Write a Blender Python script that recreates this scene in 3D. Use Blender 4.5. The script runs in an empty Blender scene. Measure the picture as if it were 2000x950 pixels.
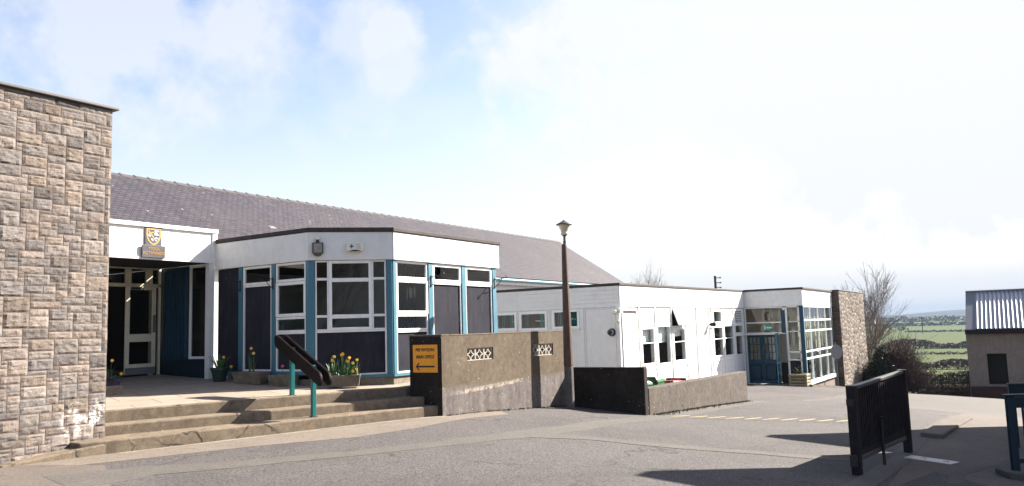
import bpy, bmesh, math, random
import numpy as np
from mathutils import Vector, Matrix, noise as mnoise
random.seed(7)
RAD = math.radians
S = bpy.context.scene
COL = S.collection
ORG = {}

# ------------------------------------------------------------------ mesh builder
class MB:
    def __init__(s): s.v = []; s.f = []; s.uv = {}; s.col = []
    def add(s, vs, fs):
        b = len(s.v); s.v += [tuple(p) for p in vs]; s.f += [tuple(i + b for i in f) for f in fs]
    def hexa(s, p):       # 8 points: bottom 4 ccw, top 4 ccw
        s.add(p, [(3, 2, 1, 0), (4, 5, 6, 7), (0, 1, 5, 4), (1, 2, 6, 5), (2, 3, 7, 6), (3, 0, 4, 7)]); return s
    def box(s, x0, x1, y0, y1, z0, z1):
        x0, x1 = min(x0, x1), max(x0, x1); y0, y1 = min(y0, y1), max(y0, y1); z0, z1 = min(z0, z1), max(z0, z1)
        return s.hexa([(x0, y0, z0), (x1, y0, z0), (x1, y1, z0), (x0, y1, z0), (x0, y0, z1), (x1, y0, z1), (x1, y1, z1), (x0, y1, z1)])
    def prism(s, poly, z0, z1):     # poly ccw (x, y) or z as function
        n = len(poly)
        a = [(x, y, z0(x, y) if callable(z0) else z0) for x, y in poly]
        b = [(x, y, z1(x, y) if callable(z1) else z1) for x, y in poly]
        s.add(a + b, [tuple(range(n - 1, -1, -1)), tuple(range(n, 2 * n))] + [(i, (i + 1) % n, n + (i + 1) % n, n + i) for i in range(n)]); return s
    def bar(s, F, s0, s1, z0, z1, t0, t1, z1b=None, z0b=None):   # box on a facade frame
        s0, s1 = min(s0, s1), max(s0, s1); z0, z1 = min(z0, z1), max(z0, z1); t0, t1 = min(t0, t1), max(t0, t1)
        zb = z1 if z1b is None else z1b; za = z0 if z0b is None else z0b
        P = F.p
        return s.hexa([P(s0, t1, z0), P(s1, t1, za), P(s1, t0, za), P(s0, t0, z0), P(s0, t1, z1), P(s1, t1, zb), P(s1, t0, zb), P(s0, t0, z1)])
    def tube(s, pts, rad, n=8, cap=True):
        pts = [Vector(p) for p in pts]
        if not hasattr(rad, '__len__'): rad = [rad] * len(pts)
        b = len(s.v); ref = None
        for i, p in enumerate(pts):
            d = (pts[min(i + 1, len(pts) - 1)] - pts[max(i - 1, 0)])
            if d.length < 1e-9: d = Vector((0, 0, 1))
            d.normalize()
            if ref is None: ref = Vector((0, 0, 1)) if abs(d.z) < .9 else Vector((1, 0, 0))
            u = d.cross(ref).normalized(); w = u.cross(d); ref = w
            for k in range(n):
                a = 2 * math.pi * k / n
                s.v.append(tuple(p + (u * math.cos(a) + w * math.sin(a)) * rad[i]))
        for i in range(len(pts) - 1):
            for k in range(n):
                k2 = (k + 1) % n
                s.f.append((b + i * n + k, b + i * n + k2, b + (i + 1) * n + k2, b + (i + 1) * n + k))
        if cap:
            s.f.append(tuple(b + k for k in range(n - 1, -1, -1))); e = b + (len(pts) - 1) * n; s.f.append(tuple(e + k for k in range(n)))
        return s
    def lathe(s, c, prof, n=16, rot=0.0, sx=1, sy=1):
        b = len(s.v)
        for r, z in prof:
            for k in range(n):
                a = 2 * math.pi * k / n + rot
                s.v.append((c[0] + r * math.cos(a) * sx, c[1] + r * math.sin(a) * sy, c[2] + z))
        m = len(prof)
        for i in range(m - 1):
            for k in range(n):
                k2 = (k + 1) % n
                s.f.append((b + i * n + k, b + i * n + k2, b + (i + 1) * n + k2, b + (i + 1) * n + k))
        s.f.append(tuple(b + k for k in range(n - 1, -1, -1))); e = b + (m - 1) * n; s.f.append(tuple(e + k for k in range(n)))
        return s
    def sheet(s, F, s0, s1, z0, z1, t): s.add([F.p(s0, t, z0), F.p(s1, t, z0), F.p(s1, t, z1), F.p(s0, t, z1)], [(0, 1, 2, 3)]); return s
    def ring(s, F, s0, s1, z0, z1, w, t0, t1):
        s.bar(F, s0, s0 + w, z0, z1, t0, t1); s.bar(F, s1 - w, s1, z0, z1, t0, t1)
        s.bar(F, s0 + w, s1 - w, z0, z0 + w, t0, t1); s.bar(F, s0 + w, s1 - w, z1 - w, z1, t0, t1); return s

class F:            # facade frame: origin, reading direction, outward normal to the right of it
    def __init__(s, ox, oy, dx, dy):
        l = math.hypot(dx, dy); s.o = (ox, oy); s.d = (dx / l, dy / l); s.n = (dy / l, -dx / l)
    def p(s, a, t, z): return (s.o[0] + s.d[0] * a + s.n[0] * t, s.o[1] + s.d[1] * a + s.n[1] * t, z)

def empty(name, loc, label, cat, group=None):
    o = bpy.data.objects.new(name, None); COL.objects.link(o); o.location = loc; o.empty_display_size = .1
    o['label'] = label; o['category'] = cat
    if group: o['group'] = group
    ORG[o.name] = Vector(loc); return o
def obj(name, mb, mat, parent=None, bevel=0, smooth=False, kind=None, seg=2, label=None):
    me = bpy.data.meshes.new(name)
    org = ORG.get(parent.name, Vector((0, 0, 0))) if parent else Vector((0, 0, 0))
    me.from_pydata([(x - org.x, y - org.y, z - org.z) for x, y, z in mb.v], [], mb.f)
    if mat: me.materials.append(mat)
    o = bpy.data.objects.new(name, me); COL.objects.link(o)
    if parent: o.parent = parent
    ORG[o.name] = org
    if smooth:
        me.polygons.foreach_set('use_smooth', [True] * len(me.polygons))
    if bevel:
        m = o.modifiers.new('bevel', 'BEVEL'); m.width = bevel; m.segments = seg; m.limit_method = 'ANGLE'; m.angle_limit = RAD(40)
    if kind: o['kind'] = kind
    if label: o['label'] = label
    return o
def tag(o, label, cat, group=None):
    o['label'] = label; o['category'] = cat
    if group: o['group'] = group
    return o
def single(name, mb, mat, label, cat, group=None, **k): return tag(obj(name, mb, mat, **k), label, cat, group)
def copy_tree(o, parent=None):
    c = o.copy(); COL.objects.link(c)
    if parent: c.parent = parent
    for ch in [x for x in o.children]: copy_tree(ch, c)
    return c
def text(name, body, size, F_, s, t, z, mat, parent, bold=0.0, extr=.002, sx=1.0):
    cu = bpy.data.curves.new(name, 'FONT'); cu.body = body; cu.size = size; cu.align_x = 'CENTER'; cu.align_y = 'CENTER'
    cu.extrude = extr; cu.offset = bold; cu.materials.append(mat)
    tmp = bpy.data.objects.new(name + '_curve', cu); COL.objects.link(tmp)
    me = bpy.data.meshes.new_from_object(tmp.evaluated_get(bpy.context.evaluated_depsgraph_get())); me.name = name
    bpy.data.objects.remove(tmp); bpy.data.curves.remove(cu)
    o = bpy.data.objects.new(name, me); COL.objects.link(o); o.parent = parent
    d = Vector((F_.d[0], F_.d[1], 0)); n = Vector((F_.n[0], F_.n[1], 0)); up = Vector((0, 0, 1))
    m = Matrix((d, up, n)).transposed().to_4x4(); m.translation = Vector(F_.p(s, t, z)) - ORG[parent.name]
    o.matrix_local = m @ Matrix.Diagonal((sx, 1, 1, 1)); return o

# ------------------------------------------------------------------ materials
def nt(name):
    m = bpy.data.materials.new(name); m.use_nodes = True; t = m.node_tree; t.nodes.clear()
    out = t.nodes.new('ShaderNodeOutputMaterial'); b = t.nodes.new('ShaderNodeBsdfPrincipled'); t.links.new(b.outputs[0], out.inputs[0])
    return m, t, b, out
def N(t, typ, **kw):
    n = t.nodes.new(typ)
    for k, v in kw.items():
        if k.startswith('i_'): n.inputs[k[2:].replace('_', ' ')].default_value = v
        else: setattr(n, k, v)
    return n
def mix(t, fac, a, b, mode='MIX'):
    n = t.nodes.new('ShaderNodeMix'); n.data_type = 'RGBA'; n.blend_type = mode
    for i, v in ((0, fac), (6, a), (7, b)):
        if hasattr(v, 'links') or isinstance(v, bpy.types.NodeSocket): t.links.new(v, n.inputs[i])
        else: n.inputs[i].default_value = v if not isinstance(v, tuple) else (tuple(v) + (1,))[:4]
    return n.outputs[2]
def ramp(t, src, lo, hi, a=0.0, b=1.0):
    n = t.nodes.new('ShaderNodeMapRange'); n.inputs[1].default_value = lo; n.inputs[2].default_value = hi; n.inputs[3].default_value = a; n.inputs[4].default_value = b
    n.clamp = True; t.links.new(src, n.inputs[0]); return n.outputs[0]
def math_(t, op, a, b=None):
    n = t.nodes.new('ShaderNodeMath'); n.operation = op
    for i, v in enumerate((a, b)):
        if v is None: continue
        if isinstance(v, bpy.types.NodeSocket): t.links.new(v, n.inputs[i])
        else: n.inputs[i].default_value = v
    return n.outputs[0]
def pos(t): return t.nodes.new('ShaderNodeNewGeometry').outputs['Position']
def noise(t, vec, scale, detail=4, rough=.55, stretch=None):
    if stretch:
        mp = t.nodes.new('ShaderNodeMapping'); mp.inputs['Scale'].default_value = stretch; t.links.new(vec, mp.inputs[0]); vec = mp.outputs[0]
    n = t.nodes.new('ShaderNodeTexNoise'); n.inputs['Scale'].default_value = scale; n.inputs['Detail'].default_value = detail; n.inputs['Roughness'].default_value = rough
    t.links.new(vec, n.inputs['Vector']); return n.outputs[0]
def bump(t, b, h, strength=.3, dist=.01):
    n = t.nodes.new('ShaderNodeBump'); n.inputs['Strength'].default_value = strength; n.inputs['Distance'].default_value = dist
    t.links.new(h, n.inputs['Height']); t.links.new(n.outputs[0], b.inputs['Normal'])
TONE = {'charcoal_panel': .60, 'teal_blue_paint': .88, 'deep_blue_paint': .60, 'navy_sheet': .6, 'roof_edge': .6, 'roof_felt': .6, 'lead_coping': .62, 'weathered_concrete': .60, 'shade_dark_concrete': .38,
  'step_concrete': .95, 'stone_trough': 1.25, 'brown_concrete_column': 1.0, 'grey_concrete_base': .62, 'grey_steel': .7, 'dark_gate_paint': .6, 'varnished_rail': .6, 'weathered_timber': .75, 'room_wall': .16, 'dark_lobby': .3,
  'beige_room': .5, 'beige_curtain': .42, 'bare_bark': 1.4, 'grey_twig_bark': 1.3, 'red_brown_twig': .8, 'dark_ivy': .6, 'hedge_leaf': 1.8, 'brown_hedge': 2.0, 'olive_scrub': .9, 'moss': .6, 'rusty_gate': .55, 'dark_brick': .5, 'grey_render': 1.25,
  'corrugated_zinc': .7, 'grey_flashing': .7, 'worn_yellow_paint': .85, 'galvanised_cover': .75, 'pale_plinth': .8, 'pinkish_render': .6, 'timber_pole': .6, 'grey_sign_back': .6, 'mortar': .95, 'blind_fabric': .35, 'pale_screen_block': .85, 'frosted_lamp_glass': .8, 'green_bin_plastic': .8}
def pm(name, col, rough=.6, var=.15, scale=3, fine=60, finevar=.08, bmp=.15, bdist=.004, metal=0, spec=.4, dirt=None, dirtamt=.4, streak=False, dots=0, mott=.06):
    kt = TONE.get(name, 1.0); col = tuple(x * kt for x in col); dirt = tuple(x * kt for x in dirt) if dirt else None
    m, t, b, o = nt(name); P = pos(t)
    n1 = noise(t, P, scale, 5); n2 = noise(t, P, fine, 3)
    c = mix(t, ramp(t, n1, .3, .7), tuple(x * (1 - var) for x in col), tuple(min(1, x * (1 + var)) for x in col))
    c = mix(t, ramp(t, n2, .3, .7, 0, 1), c, mix(t, 1.0, c, (1 - finevar * 2,) * 3, 'MULTIPLY'))
    n6 = noise(t, P, scale * 4.5, 6, .7); c = mix(t, ramp(t, n6, .34, .66), mix(t, 1.0, c, (1 - mott,) * 3, 'MULTIPLY'), mix(t, 1.0, c, (1 + mott,) * 3, 'MULTIPLY'))
    if dirt:
        n3 = noise(t, P, scale * 1.7 + .5, 6, .65, stretch=(3, 3, .35) if streak else None)
        c = mix(t, ramp(t, n3, .48, .75, 0, dirtamt), c, dirt)
    if dots:
        v = N(t, 'ShaderNodeTexVoronoi'); v.inputs['Scale'].default_value = dots; t.links.new(P, v.inputs['Vector'])
        n4 = noise(t, P, dots * .21, 2)
        k = math_(t, 'MULTIPLY', ramp(t, v.outputs['Distance'], .06, .11, 1, 0), ramp(t, n4, .5, .6))
        c = mix(t, k, c, (.62, .60, .54))
    t.links.new(c, b.inputs['Base Color']); b.inputs['Metallic'].default_value = metal; b.inputs['Specular IOR Level'].default_value = spec
    r = ramp(t, n1, .2, .8, max(0, rough - .08), min(1, rough + .08)); t.links.new(r, b.inputs['Roughness'])
    if bmp: bump(t, b, n2, bmp, bdist)
    return m
def glass(name, tint=(.75, .8, .78), ior=1.5):
    m, t, b, o = nt(name); t.nodes.remove(b)
    tr = N(t, 'ShaderNodeBsdfTransparent'); tr.inputs[0].default_value = (*tint, 1)
    g = N(t, 'ShaderNodeBsdfGlossy'); g.inputs['Roughness'].default_value = .015; g.inputs[0].default_value = (1, 1, 1, 1)
    bp = N(t, 'ShaderNodeBump'); bp.inputs['Strength'].default_value = .05; bp.inputs['Distance'].default_value = .02
    t.links.new(noise(t, pos(t), 1.6, 1), bp.inputs['Height']); t.links.new(bp.outputs[0], g.inputs['Normal'])
    lw = N(t, 'ShaderNodeLayerWeight'); lw.inputs[0].default_value = .5; fr = t.nodes.new('ShaderNodeMath'); fr.operation = 'MULTIPLY_ADD'; fr.inputs[1].default_value = .9; fr.inputs[2].default_value = .03
    t.links.new(math_(t, 'POWER', lw.outputs['Facing'], 5.0), fr.inputs[0])
    mx = N(t, 'ShaderNodeMixShader'); t.links.new(fr.outputs[0], mx.inputs[0]); t.links.new(tr.outputs[0], mx.inputs[1]); t.links.new(g.outputs[0], mx.inputs[2])
    t.links.new(mx.outputs[0], o.inputs[0]); return m

M = {}
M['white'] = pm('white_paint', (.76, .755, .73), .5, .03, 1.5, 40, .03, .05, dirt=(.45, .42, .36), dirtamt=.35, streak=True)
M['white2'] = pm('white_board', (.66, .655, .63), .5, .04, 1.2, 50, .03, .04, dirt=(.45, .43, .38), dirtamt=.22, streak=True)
M['cream'] = pm('cream_paint', (.62, .57, .42), .5, .05, 2, 40, .03, .05)
M['panel'] = pm('charcoal_panel', (.045, .045, .060), .9, .25, 2.2, 90, .12, .15, spec=.08, dirt=(.085, .075, .085), dirtamt=.5, streak=True)
M['blue'] = pm('teal_blue_paint', (.05, .165, .225), .5, .08, 3, 60, .04, .05)
M['bluedk'] = pm('deep_blue_paint', (.012, .070, .125), .5, .1, 3, 60, .04, .05, spec=.25)
M['navy'] = pm('navy_sheet', (.008, .030, .048), .5, .1, 3, 60, .04, .05, spec=.2)
M['teal'] = pm('green_teal_paint', (.006, .12, .12), .4, .08, 4, 60, .05, .05, dirt=(.1, .07, .05), dirtamt=.15)
M['bitumen'] = pm('roof_edge', (.058, .044, .042), .8, .2, 4, 60, .15, .3, dirt=(.16, .14, .12), dirtamt=.35, mott=0.25)
M['felt'] = pm('roof_felt', (.12, .115, .11), .9, .2, 2, 60, .1, .3)
M['coping'] = pm('lead_coping', (.14, .135, .14), .6, .15, 3, 50, .08, .1)
M['concrete'] = pm('weathered_concrete', (.16, .132, .112), .9, .22, 2.5, 90, .22, .5, .006, spec=.2, dirt=(.06, .05, .042), dirtamt=.5, streak=True, dots=14, mott=0.28)
M['conc_dark'] = pm('shade_dark_concrete', (.075, .062, .052), .95, .3, 3, 90, .2, .5, .006, spec=.15, dirt=(.03, .025, .022), dirtamt=.6, dots=11, mott=0.3)  # shade of the unlit wall faces is put into this concrete's colour
M['step'] = pm('step_concrete', (.21, .165, .118), .9, .16, 2.0, 130, .28, .6, .006, spec=.2, dirt=(.11, .085, .06), dirtamt=.5, dots=20, mott=0.26)
def add_cracks(m, scale, w, amt):
    t = m.node_tree; b = next(n for n in t.nodes if n.type == 'BSDF_PRINCIPLED'); P = pos(t); src = b.inputs['Base Color'].links[0].from_socket
    nc = N(t, 'ShaderNodeTexNoise'); nc.inputs['Scale'].default_value = 3; nc.inputs['Detail'].default_value = 5; t.links.new(P, nc.inputs['Vector'])
    sv = N(t, 'ShaderNodeVectorMath', operation='SCALE'); sv.inputs['Scale'].default_value = .35; t.links.new(nc.outputs['Color'], sv.inputs[0])
    wp = N(t, 'ShaderNodeVectorMath', operation='ADD'); t.links.new(P, wp.inputs[0]); t.links.new(sv.outputs[0], wp.inputs[1])
    vc = N(t, 'ShaderNodeTexVoronoi', feature='DISTANCE_TO_EDGE'); vc.inputs['Scale'].default_value = scale; t.links.new(wp.outputs[0], vc.inputs['Vector'])
    k = math_(t, 'MULTIPLY', ramp(t, vc.outputs['Distance'], w, w * 3, 1, 0), ramp(t, noise(t, P, .9, 2), .47, .55)); c = mix(t, math_(t, 'MULTIPLY', k, amt), src, (.015, .012, .01)); t.links.new(c, b.inputs['Base Color'])
add_cracks(M['step'], .9, .005, .8); add_cracks(M['concrete'], .7, .004, .6)
M['trough'] = pm('stone_trough', (.15, .12, .085), .9, .3, 6, 80, .2, .6, .01, dirt=(.07, .06, .05), dirtamt=.6, mott=0.3)
M['column'] = pm('brown_concrete_column', (.112, .066, .046), .85, .2, 3, 120, .25, .4, .004, dirt=(.05, .033, .026), dirtamt=.5, streak=True, mott=0.18)
M['colbase'] = pm('grey_concrete_base', (.17, .155, .15), .9, .2, 4, 90, .2, .4, dirt=(.08, .06, .05), dirtamt=.5, mott=0.25)
M['steel'] = pm('grey_steel', (.10, .10, .105), .5, .1, 4, 60, .05, .05, metal=.3)
M['gate'] = pm('dark_gate_paint', (.024, .021, .024), .6, .25, 5, 70, .15, .1, spec=.15, dirt=(.05, .045, .045), dirtamt=.4)
M['black'] = pm('black_plastic', (.012, .012, .013), .4, .1, 4, 60, .05, .05)
M['iron'] = pm('black_iron', (.015, .014, .014), .5, .1, 4, 60, .05, .05)
M['rail_wood'] = pm('varnished_rail', (.012, .006, .0055), .5, .25, 6, 40, .15, .08, spec=.12)
M['wood'] = pm('weathered_timber', (.30, .25, .15), .8, .2, 5, 50, .15, .3, dirt=(.15, .14, .08), dirtamt=.4)
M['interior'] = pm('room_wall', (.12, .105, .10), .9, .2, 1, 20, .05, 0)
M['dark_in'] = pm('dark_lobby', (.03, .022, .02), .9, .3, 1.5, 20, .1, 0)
M['beige'] = pm('beige_room', (.62, .5, .36), .8, .1, 1, 20, .05, 0)
M['curtain'] = pm('beige_curtain', (.55, .46, .34), .9, .1, 1, 30, .05, 0)
M['tealcurt'] = pm('teal_curtain', (.02, .16, .17), .9, .15, 2, 30, .05, 0)
M['blind'] = pm('blind_fabric', (.05, .043, .04), .9, .15, 2, 30, .05, 0)
M['panewhite'] = pm('opaque_pane_white', (.75, .75, .74), .9, .05, 2, 30, .03, 0)  # opaque white for the painted sky reflections and the open pane
M['glass'] = glass('window_glass', (.55, .58, .57))
M['glass2'] = glass('clear_glass', (.85, .9, .88))
M['wired'] = glass('blue_wired_glass', (.35, .5, .6))
M['soil'] = pm('potting_soil', (.03, .02, .015), 1, .3, 10, 60, .2, .5)
M['greenpot'] = pm('green_plastic', (.012, .035, .03), .45, .1, 4, 50, .05, .05)
M['brown_pot'] = pm('purple_grey_pot', (.06, .045, .06), .6, .1, 4, 50, .05, .05)
M['leaf'] = pm('daffodil_leaf', (.045, .11, .03), .5, .3, 12, 40, .1, 0)
M['petal'] = pm('yellow_petal', (.85, .56, .03), .6, .1, 30, 60, .05, 0)
M['petal2'] = pm('pale_petal', (.85, .78, .42), .6, .1, 30, 60, .05, 0)
M['trumpet'] = pm('orange_trumpet', (.85, .38, .01), .6, .1, 30, 60, .05, 0)
M['purple'] = pm('purple_petal', (.28, .10, .38), .6, .2, 30, 60, .05, 0)
M['pink'] = pm('pink_petal', (.6, .08, .18), .6, .2, 30, 60, .05, 0)
M['amber'] = pm('amber_sign', (.82, .33, .018), .45, .05, 2, 30, .03, .02, dirt=(.55, .2, .02), dirtamt=.3)
M['signblack'] = pm('sign_black', (.02, .015, .012), .5, .1, 4, 60, .02, 0)
M['slateboard'] = pm('slate_board', (.045, .042, .048), .5, .15, 5, 50, .05, .05)
M['gold'] = pm('gold_leaf', (.40, .24, .07), .45, .1, 8, 50, .05, .05)
M['lettergold'] = pm('dull_gold_letter', (.26, .14, .04), .5, .1, 8, 50, .05, .05)
M['silver'] = pm('silver_paint', (.55, .55, .58), .5, .1, 8, 50, .05, .05)
M['bluelogo'] = pm('logo_blue', (.03, .10, .45), .5, .05, 8, 50, .02, 0)
M['greytext'] = pm('faded_grey', (.42, .41, .38), .6, .05, 8, 50, .02, 0)
M['ivory'] = pm('ivory_plastic', (.68, .64, .5), .4, .05, 3, 50, .03, .02)
M['lampglass'] = pm('frosted_lamp_glass', (.62, .54, .38), .35, .1, 6, 50, .03, .02)
M['reflector'] = pm('flood_glass', (.22, .2, .17), .15, .3, 6, 40, .1, 0, spec=.7)
M['exit'] = pm('exit_green', (.03, .20, .13), .5, .05, 4, 40, .02, 0)
M['bingreen'] = pm('green_bin_plastic', (.035, .15, .055), .4, .1, 3, 50, .04, .03, dirt=(.2, .25, .16), dirtamt=.2)
M['binred'] = pm('red_bin_plastic', (.28, .03, .03), .4, .1, 3, 50, .04, .03)
M['bark'] = pm('bare_bark', (.115, .088, .075), .9, .2, 4, 30, .1, 0)
M['barkfar'] = pm('grey_twig_bark', (.13, .105, .10), .9, .2, 2, 20, .1, 0)
M['twig'] = pm('red_brown_twig', (.075, .042, .036), .9, .3, 1.5, 15, .1, 0)
M['ivy'] = pm('dark_ivy', (.022, .042, .016), .35, .35, 3, 20, .1, 0)
M['hedge'] = pm('hedge_leaf', (.052, .06, .03), .8, .4, .6, 6, .2, 0)
M['hedge2'] = pm('brown_hedge', (.075, .055, .042), .9, .35, .5, 6, .2, 0)
M['olive'] = pm('olive_scrub', (.075, .085, .04), .9, .4, .5, 6, .2, 0)
M['moss'] = pm('moss', (.09, .10, .025), .95, .3, 8, 60, .2, .5)
M['rust'] = pm('rusty_gate', (.13, .06, .045), .8, .3, 5, 50, .15, .2)
M['brick'] = pm('dark_brick', (.11, .05, .04), .9, .3, 3, 40, .2, .3)
M['render'] = pm('grey_render', (.19, .155, .125), .9, .12, 1.2, 30, .1, .2, dirt=(.11, .09, .075), dirtamt=.4, streak=True, mott=0.12)
M['zinc'] = pm('corrugated_zinc', (.40, .41, .44), .45, .08, 2, 40, .04, .05, metal=.35, spec=.5)
M['flash'] = pm('grey_flashing', (.20, .205, .23), .6, .08, 2, 40, .04, .05)
M['yellow'] = pm('worn_yellow_paint', (.34, .28, .13), .85, .15, 5, 60, .25, .2)
M['cover'] = pm('galvanised_cover', (.50, .49, .50), .5, .12, 6, 80, .12, .2, metal=.1)
M['plinth'] = pm('pale_plinth', (.24, .20, .155), .9, .2, 3, 60, .15, .4, dirt=(.12, .1, .07), dirtamt=.5, mott=0.25)
M['pinkrender'] = pm('pinkish_render', (.22, .165, .145), .9, .1, 2, 50, .08, .2)
M['pole'] = pm('timber_pole', (.08, .06, .05), .9, .2, 3, 30, .1, 0)
M['signback'] = pm('grey_sign_back', (.26, .265, .28), .5, .1, 3, 30, .05, 0, metal=.2)
M['field'] = None

def ground_mats():
    # asphalt
    m, t, b, o = nt('asphalt'); P = pos(t)
    big = noise(t, P, .35, 5); mid = noise(t, P, 2.2, 5, .6); fine = noise(t, P, 42, 4, .8); fine2 = noise(t, P, 28, 2, .6)
    c = mix(t, ramp(t, big, .3, .7), (0.0560, 0.0504, 0.0489), (0.0712, 0.0644, 0.0615))
    c = mix(t, ramp(t, mid, .45, .75, 0, .55), c, (0.0782, 0.0697, 0.0645))
    c = mix(t, ramp(t, fine, .40, .60), mix(t, 1.0, c, (.36, .36, .38), 'MULTIPLY'), mix(t, 1.0, c, (1.62, 1.62, 1.64), 'MULTIPLY'))
    pt = noise(t, P, .8, 3, .5); c = mix(t, ramp(t, pt, .55, .60, 0, .28), c, mix(t, 1.0, c, (.62, .62, .63), 'MULTIPLY'))
    wp = N(t, 'ShaderNodeVectorMath', operation='ADD'); t.links.new(P, wp.inputs[0]); nc = N(t, 'ShaderNodeTexNoise'); nc.inputs['Scale'].default_value = 1.2; nc.inputs['Detail'].default_value = 5; t.links.new(P, nc.inputs['Vector']); sv = N(t, 'ShaderNodeVectorMath', operation='SCALE'); sv.inputs['Scale'].default_value = 1.6; t.links.new(nc.outputs['Color'], sv.inputs[0]); t.links.new(sv.outputs[0], wp.inputs[1])
    vc = N(t, 'ShaderNodeTexVoronoi', feature='DISTANCE_TO_EDGE'); vc.inputs['Scale'].default_value = .32; t.links.new(wp.outputs[0], vc.inputs['Vector'])
    ck = math_(t, 'MULTIPLY', ramp(t, vc.outputs['Distance'], .003, .010, 1, 0), ramp(t, noise(t, P, .5, 2), .48, .56)); c = mix(t, math_(t, 'MULTIPLY', ck, .75), c, (.02, .018, .016))
    v = N(t, 'ShaderNodeTexVoronoi'); v.inputs['Scale'].default_value = 9; t.links.new(P, v.inputs['Vector'])
    k = math_(t, 'MULTIPLY', ramp(t, v.outputs['Distance'], .05, .11, 1, 0), ramp(t, fine2, .55, .62))
    c = mix(t, k, c, (0.2096, 0.1911, 0.1716))
    t.links.new(c, b.inputs['Base Color']); b.inputs['Roughness'].default_value = .92; b.inputs['Specular IOR Level'].default_value = .25
    bump(t, b, fine, .6, .008); M['asphalt'] = m
    for nm, c0, c1 in (('patch', (0.0780, 0.0702, 0.0634), (0.0925, 0.0847, 0.0767)), ('apron', (0.1225, 0.1015, 0.0826), (0.1505, 0.1260, 0.1029)), ('walk', (0.0892, 0.0740, 0.0647), (0.1156, 0.0977, 0.0845))):
        m, t, b, o = nt(nm + '_asphalt'); P = pos(t)
        mid = noise(t, P, 1.3, 6, .65); fine = noise(t, P, 46, 4, .8); st = noise(t, P, 5, 5, .7)
        c = mix(t, ramp(t, mid, .3, .7), c0, c1)
        c = mix(t, ramp(t, st, .52, .75, 0, .5), c, tuple(x * .62 for x in c0))
        c = mix(t, ramp(t, fine, .38, .62), mix(t, 1.0, c, (.66,) * 3, 'MULTIPLY'), mix(t, 1.0, c, (1.25,) * 3, 'MULTIPLY'))
        t.links.new(c, b.inputs['Base Color']); b.inputs['Roughness'].default_value = .92; b.inputs['Specular IOR Level'].default_value = .25
        bump(t, b, fine, .5, .006); M[nm] = m
    # terrace flags
    m, t, b, o = nt('terrace_flags'); P = pos(t)
    mp = N(t, 'ShaderNodeMapping'); mp.inputs['Rotation'].default_value = (0, 0, RAD(18)); t.links.new(P, mp.inputs[0])
    br = N(t, 'ShaderNodeTexBrick'); t.links.new(mp.outputs[0], br.inputs['Vector'])
    br.inputs['Scale'].default_value = 1.0; br.inputs['Brick Width'].default_value = .9; br.inputs['Row Height'].default_value = .6; br.inputs['Mortar Size'].default_value = .008
    br.inputs['Color1'].default_value = (.235, .19, .145, 1); br.inputs['Color2'].default_value = (.27, .22, .17, 1); br.inputs['Mortar'].default_value = (0.0560, 0.0455, 0.0350, 1)
    c = mix(t, ramp(t, noise(t, P, 2, 6, .65), .4, .75, 0, .5), br.outputs['Color'], (0.1275, 0.1050, 0.0825))
    fine = noise(t, P, 90, 2)
    c = mix(t, ramp(t, fine, .35, .65), mix(t, 1.0, c, (.85,) * 3, 'MULTIPLY'), c)
    t.links.new(c, b.inputs['Base Color']); b.inputs['Roughness'].default_value = .9; bump(t, b, fine, .3, .004); M['flags'] = m
    # two tone garden wall: brown cement above, greyer render below the damp line
    m, t, b, o = nt('two_tone_wall_render'); P = pos(t)
    sx = N(t, 'ShaderNodeSeparateXYZ'); t.links.new(P, sx.inputs[0])
    n1 = noise(t, P, 1.8, 6, .65); n2 = noise(t, P, 95, 3, .65); n3 = noise(t, P, 2.6, 6, .7, stretch=(3, 3, .4)); n5 = noise(t, P, 9, 5, .7)
    up = mix(t, ramp(t, n1, .3, .7), (0.0762, 0.0583, 0.0398), (0.1082, 0.0853, 0.0603)); up = mix(t, ramp(t, n3, .5, .75, 0, .5), up, (0.0680, 0.0496, 0.0360))
    lo = mix(t, ramp(t, n3, .35, .7), (0.0770, 0.0665, 0.0630), (0.1440, 0.1260, 0.1188))
    zz = math_(t, 'ADD', sx.outputs[2], math_(t, 'MULTIPLY', n5, .16)); zz = math_(t, 'ADD', zz, math_(t, 'MULTIPLY', n1, .12))
    k = ramp(t, zz, -.87, -.80); c = mix(t, k, lo, up)
    # crumbled pale crack
    xl = math_(t, 'ADD', sx.outputs[2], math_(t, 'MULTIPLY', n5, .10)); xl = math_(t, 'SUBTRACT', xl, math_(t, 'MULTIPLY', math_(t, 'SUBTRACT', sx.outputs[0], 11.0), .035))
    band = math_(t, 'MULTIPLY', ramp(t, xl, -1.075, -1.055), ramp(t, xl, -1.015, -.99, 1, 0))
    band = math_(t, 'MULTIPLY', band, math_(t, 'MULTIPLY', ramp(t, sx.outputs[0], 11.1, 11.6), ramp(t, sx.outputs[0], 13.35, 13.5, 1, 0)))
    c = mix(t, math_(t, 'MULTIPLY', band, ramp(t, n5, .35, .6)), c, (.27, .225, .175))
    c = mix(t, ramp(t, n5, .34, .66), mix(t, 1.0, c, (.72, .71, .70), 'MULTIPLY'), mix(t, 1.0, c, (1.2, 1.2, 1.2), 'MULTIPLY'))
    v = N(t, 'ShaderNodeTexVoronoi'); v.inputs['Scale'].default_value = 12; t.links.new(P, v.inputs['Vector'])
    kk = math_(t, 'MULTIPLY', ramp(t, v.outputs['Distance'], .06, .12, 1, 0), ramp(t, noise(t, P, 3.3, 2), .5, .6))
    c = mix(t, kk, c, (.55, .52, .46))
    c = mix(t, ramp(t, n2, .35, .65), mix(t, 1.0, c, (.72,) * 3, 'MULTIPLY'), mix(t, 1.0, c, (1.15,) * 3, 'MULTIPLY'))
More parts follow.
